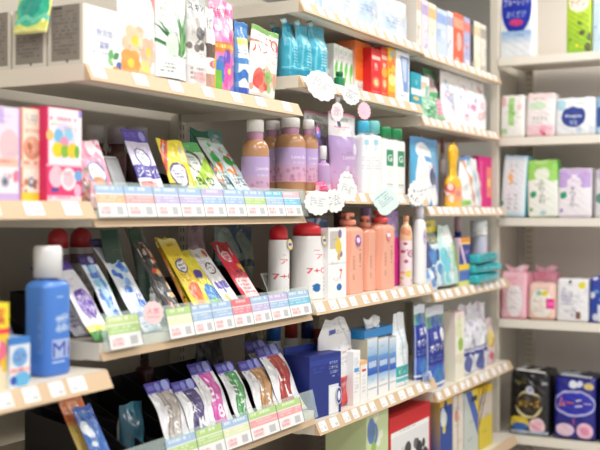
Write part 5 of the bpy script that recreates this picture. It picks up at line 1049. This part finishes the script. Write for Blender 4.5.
# bottles far back behind the nearest bay's mouthwash shelf
for (u0, u1, lb) in ((45, 68, 'white bottle with red domed cap behind the blue bottle, left one'), (68, 92, 'white bottle with red domed cap behind the violet headed packs, right one')):
    bottle('lotion_bottle', 'bottle', lb, 'A3', u0, u1, 222, .06, (206, 200, 194), (200, 50, 56), dx=.22, prof=DOME, capsil=.9, dome=True, caph=.2, ex=2.2, art=lambda c: (c.rect(0, .08, 1, .2, (120, 90, 96)), c.micro(.3, .3, .7, .6, 3, (90, 80, 120), 3, .4)), group='white bottles with red domed caps at the back')
# ================================================================== end gondola stock
def ep(i, u0, u1, vt, dy=.02):
    y = YE + dy; xa, xb = max(BX(u0, y), EX0 + .006), BX(u1, y); s = BS((u0 + u1) / 2, y)
    return (xa + xb) / 2, y, xb - xa, EZ[i] + .0005, (212 - vt) * s / F - EZ[i]
def epack(name, cat, label, i, u0, u1, vt, D, art, bg, rz=0.0, roll=0.0, **k):
    x, y, w, z, h = ep(i, u0, u1, vt, k.pop('dy', .02))
    return softpack(name, cat, label, x, y + D / 2, z + abs(math.sin(roll)) * w / 2, w, D, h, art, bg, rz=rz, roll=roll, **k)
def a_oval(c):
    c.ell(.5, .25, .48, .42, (20, 40, 170)); c.grad(.62, .8, (150, 190, 240), (236, 242, 250)); c.ell(.5, .18, .46, .38, (24, 48, 180)); c.text('ブルーレット', .5, .2, .12, (250, 250, 255), w=.8, bold=.04); c.text('おくだけ', .5, .38, .1, (225, 235, 255), w=.6); c.ell(.5, .5, .22, .05, (226, 60, 130)); c.rect(0, .0, 1, .02, W_)
epack('softener_pack', 'pack', 'white pack with a deep blue oval on the top end shelf', 0, 498, 532, -12, .09, a_oval, (240, 246, 252), r=.006, puff=.003)
def a_lime(c): c.grad(0, 1, (206, 226, 60), (150, 200, 50)); c.ell(.5, .25, .4, .14, (250, 246, 226)); c.text('トイレ', .5, .25, .12, (226, 110, 120), w=.6); c.spots(0, .5, 1, 1, 9, [(240, 226, 60), (110, 180, 50), (90, 90, 60)], .1, 4); c.spots(.55, .66, .65, .72, 1, [(90, 70, 60)], .08, 3)
epack('softener_pack', 'pack', 'lime green and yellow pack on the top end shelf', 0, 566, 591, -14, .09, a_lime, (200, 220, 60), r=.006, puff=.003)
epack('softener_pack', 'pack', 'pale sky blue pack at the right edge of the top end shelf', 0, 592, 612, -10, .09, lambda c: (c.spots(0, 0, 1, 1, 12, [(190, 220, 240), (240, 246, 250), (120, 180, 226)], .15, 4)), (206, 230, 242), r=.006, puff=.003)
def a_gstripe(c): c.rect(.34, .08, .58, .72, (170, 220, 130)); c.spots(.36, .1, .56, .7, 6, [(140, 200, 100), (206, 236, 180)], .06, 4); c.ell(.1, .15, .14, .12, (248, 190, 190)); c.rect(.0, .78, .3, .9, (190, 220, 170)); c.ell(.8, .3, .1, .08, (246, 206, 206)); c.micro(.68, .4, .95, .7, 3, (160, 190, 160), 3, .5)
epack('napkin_pack', 'pack', 'white pad pack with a vertical green stripe', 1, 497, 524, 95, .10, a_gstripe, (250, 249, 246), seed=1)
def a_pk(c): c.rect(0, .0, 1, .16, (248, 226, 226)); c.ell(.4, .3, .3, .1, (214, 236, 206)); c.text('さらさら', .5, .58, .09, (110, 100, 110), w=.5); c.rect(0, .74, 1, 1, (250, 214, 222)); c.spots(.55, .8, .95, .98, 4, [(226, 80, 130), (250, 180, 200)], .1, 5); c.rect(.0, 0, .06, 1, (250, 220, 226))
epack('napkin_pack', 'pack', 'white and pink pad pack with grey lettering', 1, 525, 554, 93, .10, a_pk, (250, 244, 244), seed=2, roll=.02)
def a_bl(c): c.ell(.46, .52, .3, .26, (38, 64, 150)); c.ell(.3, .42, .12, .12, (38, 64, 150)); c.ell(.62, .42, .13, .13, (38, 64, 150)); c.text('Atopita', .46, .5, .12, W_, w=.44, bold=.04); c.text('保湿', .46, .66, .12, (220, 230, 250), w=.2); c.ell(.12, .2, .14, .14, (176, 220, 236)); c.spots(.05, .8, .95, .95, 6, [(200, 220, 240), (240, 226, 236)], .06, 4, .7)
epack('napkin_pack', 'pack', 'white pack with a dark blue cloud mark', 1, 555, 595, 97, .12, a_bl, (240, 246, 250), seed=3, wr=.0015)
epack('napkin_pack', 'pack', 'blue and white pack at the right edge of the upper end shelf', 1, 595.5, 625, 95, .12, lambda c: (c.rect(.0, .3, 1, .8, (50, 90, 170)), c.rect(0, .8, 1, 1, (190, 220, 240))), (150, 196, 232), seed=4)
def a_e1(c): c.spots(.3, .25, .55, .5, 8, [(246, 190, 110), (240, 170, 90)], .06, 3); c.micro(.3, .62, .46, .9, 4, (150, 150, 160), 3, .6); c.micro(.56, .62, .7, .9, 4, (150, 150, 160), 5, .6); c.leaf(.04, .82, .2, .08, -1.2, (60, 160, 90)); c.rect(0, .93, 1, 1, (206, 236, 250)); c.rect(0, 0, 1, .07, (214, 236, 250))
epack('napkin_pack', 'pack', 'white pack with pale orange dots and light blue side, left on the middle end shelf', 2, 497, 525, 156, .11, a_e1, (236, 246, 252), side=(130, 206, 236), seed=5, rz=-.06, roll=.05)
def a_e2(c): c.rect(0, 0, 1, .10, (196, 236, 150)); c.ell(.15, .2, .3, .16, (160, 224, 100)); c.ell(.85, .2, .3, .18, (160, 224, 100)); c.rect(0, .08, 1, .2, (160, 224, 100)); c.ell(.5, .26, .24, .12, (240, 250, 230)); c.text('ふわふわ', .48, .55, .10, (90, 110, 90), vert=True); c.leaf(.14, .66, .26, .10, -1.0, (40, 160, 110)); c.leaf(.1, .9, .16, .05, -1.2, (110, 190, 110)); c.ell(.5, .92, .1, .03, (170, 210, 230))
epack('napkin_pack', 'pack', 'white pack with a lime green top and vertical lettering', 2, 527, 558, 160, .11, a_e2, (248, 252, 244), seed=6, rz=.05, side=(110, 206, 90), roll=-.03)
def a_e3(c): c.rect(0, 0, 1, .14, (214, 190, 236)); c.ell(.15, .24, .3, .16, (200, 170, 230)); c.ell(.85, .24, .3, .16, (200, 170, 230)); c.ell(.5, .3, .22, .12, (246, 236, 252)); c.text('すっきり', .46, .58, .10, (110, 100, 130), vert=True); c.leaf(.12, .62, .26, .10, -1.0, (40, 160, 120)); c.leaf(.1, .9, .16, .05, -1.2, (170, 150, 210)); c.rect(0, .94, 1, 1, (226, 214, 240))
epack('napkin_pack', 'pack', 'white pack with a lavender top and vertical lettering', 2, 557, 591, 168, .12, a_e3, (250, 246, 252), seed=7)
epack('napkin_pack', 'pack', 'grey and green edged pack at the right of the lavender topped one', 2, 593, 618, 169, .12, lambda c: (c.ell(.3, .6, .2, .1, (90, 150, 130)), c.rect(0, 0, 1, .2, (206, 190, 214)), c.rect(.0, .0, .12, 1, (170, 165, 175))), (226, 226, 230), seed=8)
def a_p1(c): c.ell(.55, .6, .3, .36, (252, 244, 246)); c.ell(.5, .18, .4, .12, (250, 190, 206)); c.micro(.4, .35, .66, .8, 6, (226, 190, 200), 3, .5); c.rect(0, .94, 1, 1, (246, 170, 190)); c.rect(0, .4, .08, .8, (226, 40, 120))
def gath(fn):
    def f(t, w, D, h):
        m = MB(); m.pouch(w * .85, .035, .03, drawn(fn, w * .85, .035, (248, 190, 204), 400), back=(248, 200, 212), seal=.1, wr=.006, shape=lambda v: 1.12 - .5 * v, seed=3); o = m.obj('gathered_top', SOFT, t); o.location = (0, 0, h - .012)
    return f
epack('diaper_pack', 'pack', 'pink baby pack with gathered top, leftmost on its end shelf', 3, 499, 526, 272, .12, a_p1, (248, 200, 212), seed=9, extra=gath(lambda c: c.spots(0, 0, 1, 1, 6, [(252, 226, 232)], .15, 3)), side=(244, 170, 190))
def a_p2(c): c.ell(.5, .55, .38, .38, (252, 246, 236)); c.ell(.42, .28, .1, .07, (150, 200, 180)); c.ell(.62, .28, .12, .07, (240, 220, 60)); c.rect(.68, .42, 1, .68, (236, 20, 140)); c.micro(.25, .4, .6, .8, 5, (230, 180, 160), 3, .6); c.rect(0, .94, 1, 1, (250, 190, 170)); c.text('M', .84, .55, .16, (250, 120, 190))
epack('diaper_pack', 'pack', 'peach baby pack with a magenta square', 3, 527, 555, 283, .12, a_p2, (250, 214, 200), seed=10, r=.02)
epack('diaper_pack', 'pack', 'deeper pink pack peaked up behind the peach one', 3, 530, 556, 272, .10, lambda c: c.spots(0, 0, 1, 1, 6, [(250, 170, 190), (240, 130, 160)], .2, 3, .6), (244, 160, 184), seed=11, dy=.155, extra=gath(lambda c: c.spots(0, 0, 1, 1, 6, [(250, 190, 206)], .15, 3)))
def a_p3(c): c.spots(.05, .1, .95, .9, 18, [(226, 226, 236), (240, 236, 240), (206, 206, 222)], .08, 3, .8); c.ell(.8, .15, .12, .08, (236, 224, 60)); c.rect(.62, .76, .76, .92, (130, 90, 80)); c.ell(.42, .08, .05, .04, (90, 90, 110)); c.micro(.15, .3, .6, .65, 4, (170, 160, 190), 3, .6); c.rect(.77, .78, 1, .95, (250, 250, 250))
epack('diaper_pack', 'pack', 'white pack with a small yellow oval and brown square', 3, 556, 588, 279, .12, a_p3, (248, 247, 250), seed=12)
epack('diaper_pack', 'pack', 'royal blue and white pack at the right edge above the diapers', 3, 589, 618, 277, .12, lambda c: (c.spots(0, 0, 1, 1, 12, [(240, 244, 250), (60, 60, 160), (120, 170, 226)], .14, 5), c.rect(.3, .6, 1, 1, (230, 232, 244))), (40, 70, 170), seed=13)
def a_blk(c):
    c.text('ぐんぐん', .28, .18, .08, (190, 190, 70), w=.3); c.ring(.5, .52, .3, .03, (226, 214, 160)); c.ell(.5, .5, .33, .15, (60, 50, 40)); c.text('メリーズ', .5, .50, .12, (240, 190, 70), w=.54, bold=.05); c.circ(.52, .3, .1, (206, 206, 226)); c.circ(.52, .3, .05, (150, 150, 180))
    c.rect(0, .74, 1, .8, (30, 30, 34)); c.ell(.25, .8, .26, .1, (236, 206, 60)); c.ell(.28, .86, .2, .06, (60, 110, 190)); c.circ(.7, .84, .2, (250, 214, 226)); c.circ(.7, .84, .11, (246, 180, 200)); c.rect(0, .92, 1, 1, (190, 206, 230)); c.rect(.8, .18, .95, .22, (150, 150, 160))
def strap(col):
    def f(t, w, D, h):
        m = MB(); m.box(-w * .34, w * .38, -D / 2 - .002, D * .3, 0, .006, col); o = m.obj('carry_strip', SOFT, t, False); o.location = (0, .012, h - .007); o.rotation_euler = (-.02, .06, 0)
    return f
epack('diaper_pack', 'pack', 'black diaper pack with yellow lettering and a white strip on top', 4, 509, 549, 371, .18, a_blk, (24, 22, 26), seed=14, side=(20, 20, 24), r=.02, puff=.01, extra=strap((236, 236, 236)), wr=.003)
def a_nvy(c):
    c.ell(.45, .14, .1, .06, (236, 240, 250)); c.ell(.6, .14, .08, .05, (220, 226, 246)); c.ell(.82, .16, .12, .05, (226, 200, 120)); c.ell(.5, .43, .5, .2, (190, 190, 236)); c.ell(.5, .43, .45, .165, (40, 44, 180)); c.text('ムーニー', .5, .42, .15, (250, 236, 236), w=.78, bold=.06); c.text('ムー', .3, .42, .15, (240, 110, 70), w=.36, bold=.04); c.text('L', .52, .7, .1, (240, 90, 110))
    c.ell(.28, .84, .22, .1, (246, 214, 236)); c.circ(.74, .84, .19, (250, 200, 224)); c.circ(.74, .84, .1, (240, 150, 190)); c.rect(0, .96, 1, 1, (24, 28, 110))
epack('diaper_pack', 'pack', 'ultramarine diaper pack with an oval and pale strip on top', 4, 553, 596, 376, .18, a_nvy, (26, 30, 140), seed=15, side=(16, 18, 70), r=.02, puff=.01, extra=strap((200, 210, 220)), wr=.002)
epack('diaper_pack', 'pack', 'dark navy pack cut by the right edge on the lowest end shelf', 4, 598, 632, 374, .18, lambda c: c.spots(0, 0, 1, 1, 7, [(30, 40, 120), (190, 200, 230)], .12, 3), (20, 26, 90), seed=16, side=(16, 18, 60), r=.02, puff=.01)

# ================================================================== signs clipped to the strips
def s_pen(c): c.micro(.24, .30, .80, .66, 4, (120, 130, 140), 7, .55); c.micro(.28, .22, .6, .27, 1, (226, 170, 190), 3, .6)
cloud_sign('white scalloped sign with small print hanging before the teal refills', 321, 86, .025, .045, txt=s_pen, ry=.8, rot=.5, lobes=13, amp=.1)
cloud_sign('narrow white scalloped sign right of the larger cloud sign', 351, 95, .025, .028, ry=.95, rot=.45, lobes=13, amp=.1)
cloud_sign('small pink ragged sign hanging under the upper shelf strip', 364, 111, .02, .021, bg=(250, 200, 214), lobes=14, amp=.2, ry=1.15, txt=lambda c: c.micro(.3, .2, .7, .8, 5, (235, 150, 175), 3, .5))
cloud_sign('tiny pale pink tag dangling between the two cloud signs', 337, 112, .015, .018, bg=(250, 226, 230), lobes=9, amp=.1, ry=1.4, rot=.15)
cloud_sign('white scalloped sign at the joint beside the last ticket', 317, 203, .04, .036, txt=s_pen, rot=.1, lobes=13, amp=.12, ry=.85)
cloud_sign('white ragged sign between two others under the lavender pouches', 334, 201, .045, .030, rot=-.3, lobes=13, amp=.16)
cloud_sign('white ragged sign nearest the white slab bottles', 347, 190, .040, .031, rot=.4, lobes=13, amp=.16, txt=s_pen)
cloud_sign('slim white ragged sign standing up above its neighbours', 346, 182, .034, .022, rot=.2, lobes=11, amp=.16, ry=1.3)
def s_sq(c): c.rect(.1, .1, .9, .9, (222, 240, 236)); c.micro(.25, .3, .8, .65, 4, (110, 150, 160), 3, .6); c.rect(.2, .2, .7, .24, (130, 190, 190))
cloud_sign('pale mint squarish sign under the green G bottles', 386, 201, .052, .042, bg=(226, 242, 238), lobes=4, amp=.22, txt=s_sq, rot=-.6, ry=.9)
cloud_sign('white spotted frilly sign at the corner before the blue refill bag', 417, 193, .03, .034, lobes=15, amp=.14, txt=lambda c: c.spots(.1, .1, .9, .9, 26, [(70, 70, 90), (160, 160, 170), (200, 210, 220)], .03, 3, .7), rot=.3, ry=1.2)
cloud_sign('pink round sign over the blue floss pack tickets', 153, 313, .066, .020, bg=(250, 224, 224), lobes=11, amp=.1, txt=lambda c: (c.text('人気', .5, .42, .26, (236, 120, 140), w=.6), c.rect(.2, .62, .8, .7, (246, 180, 180))), ry=1.1)
def s_w(c): c.rect(.05, .05, .95, .95, (246, 248, 248)); c.text('C', .66, .6, .4, (90, 80, 160), bold=.04); c.micro(.15, .2, .8, .35, 2, (150, 180, 120), 3, .6)
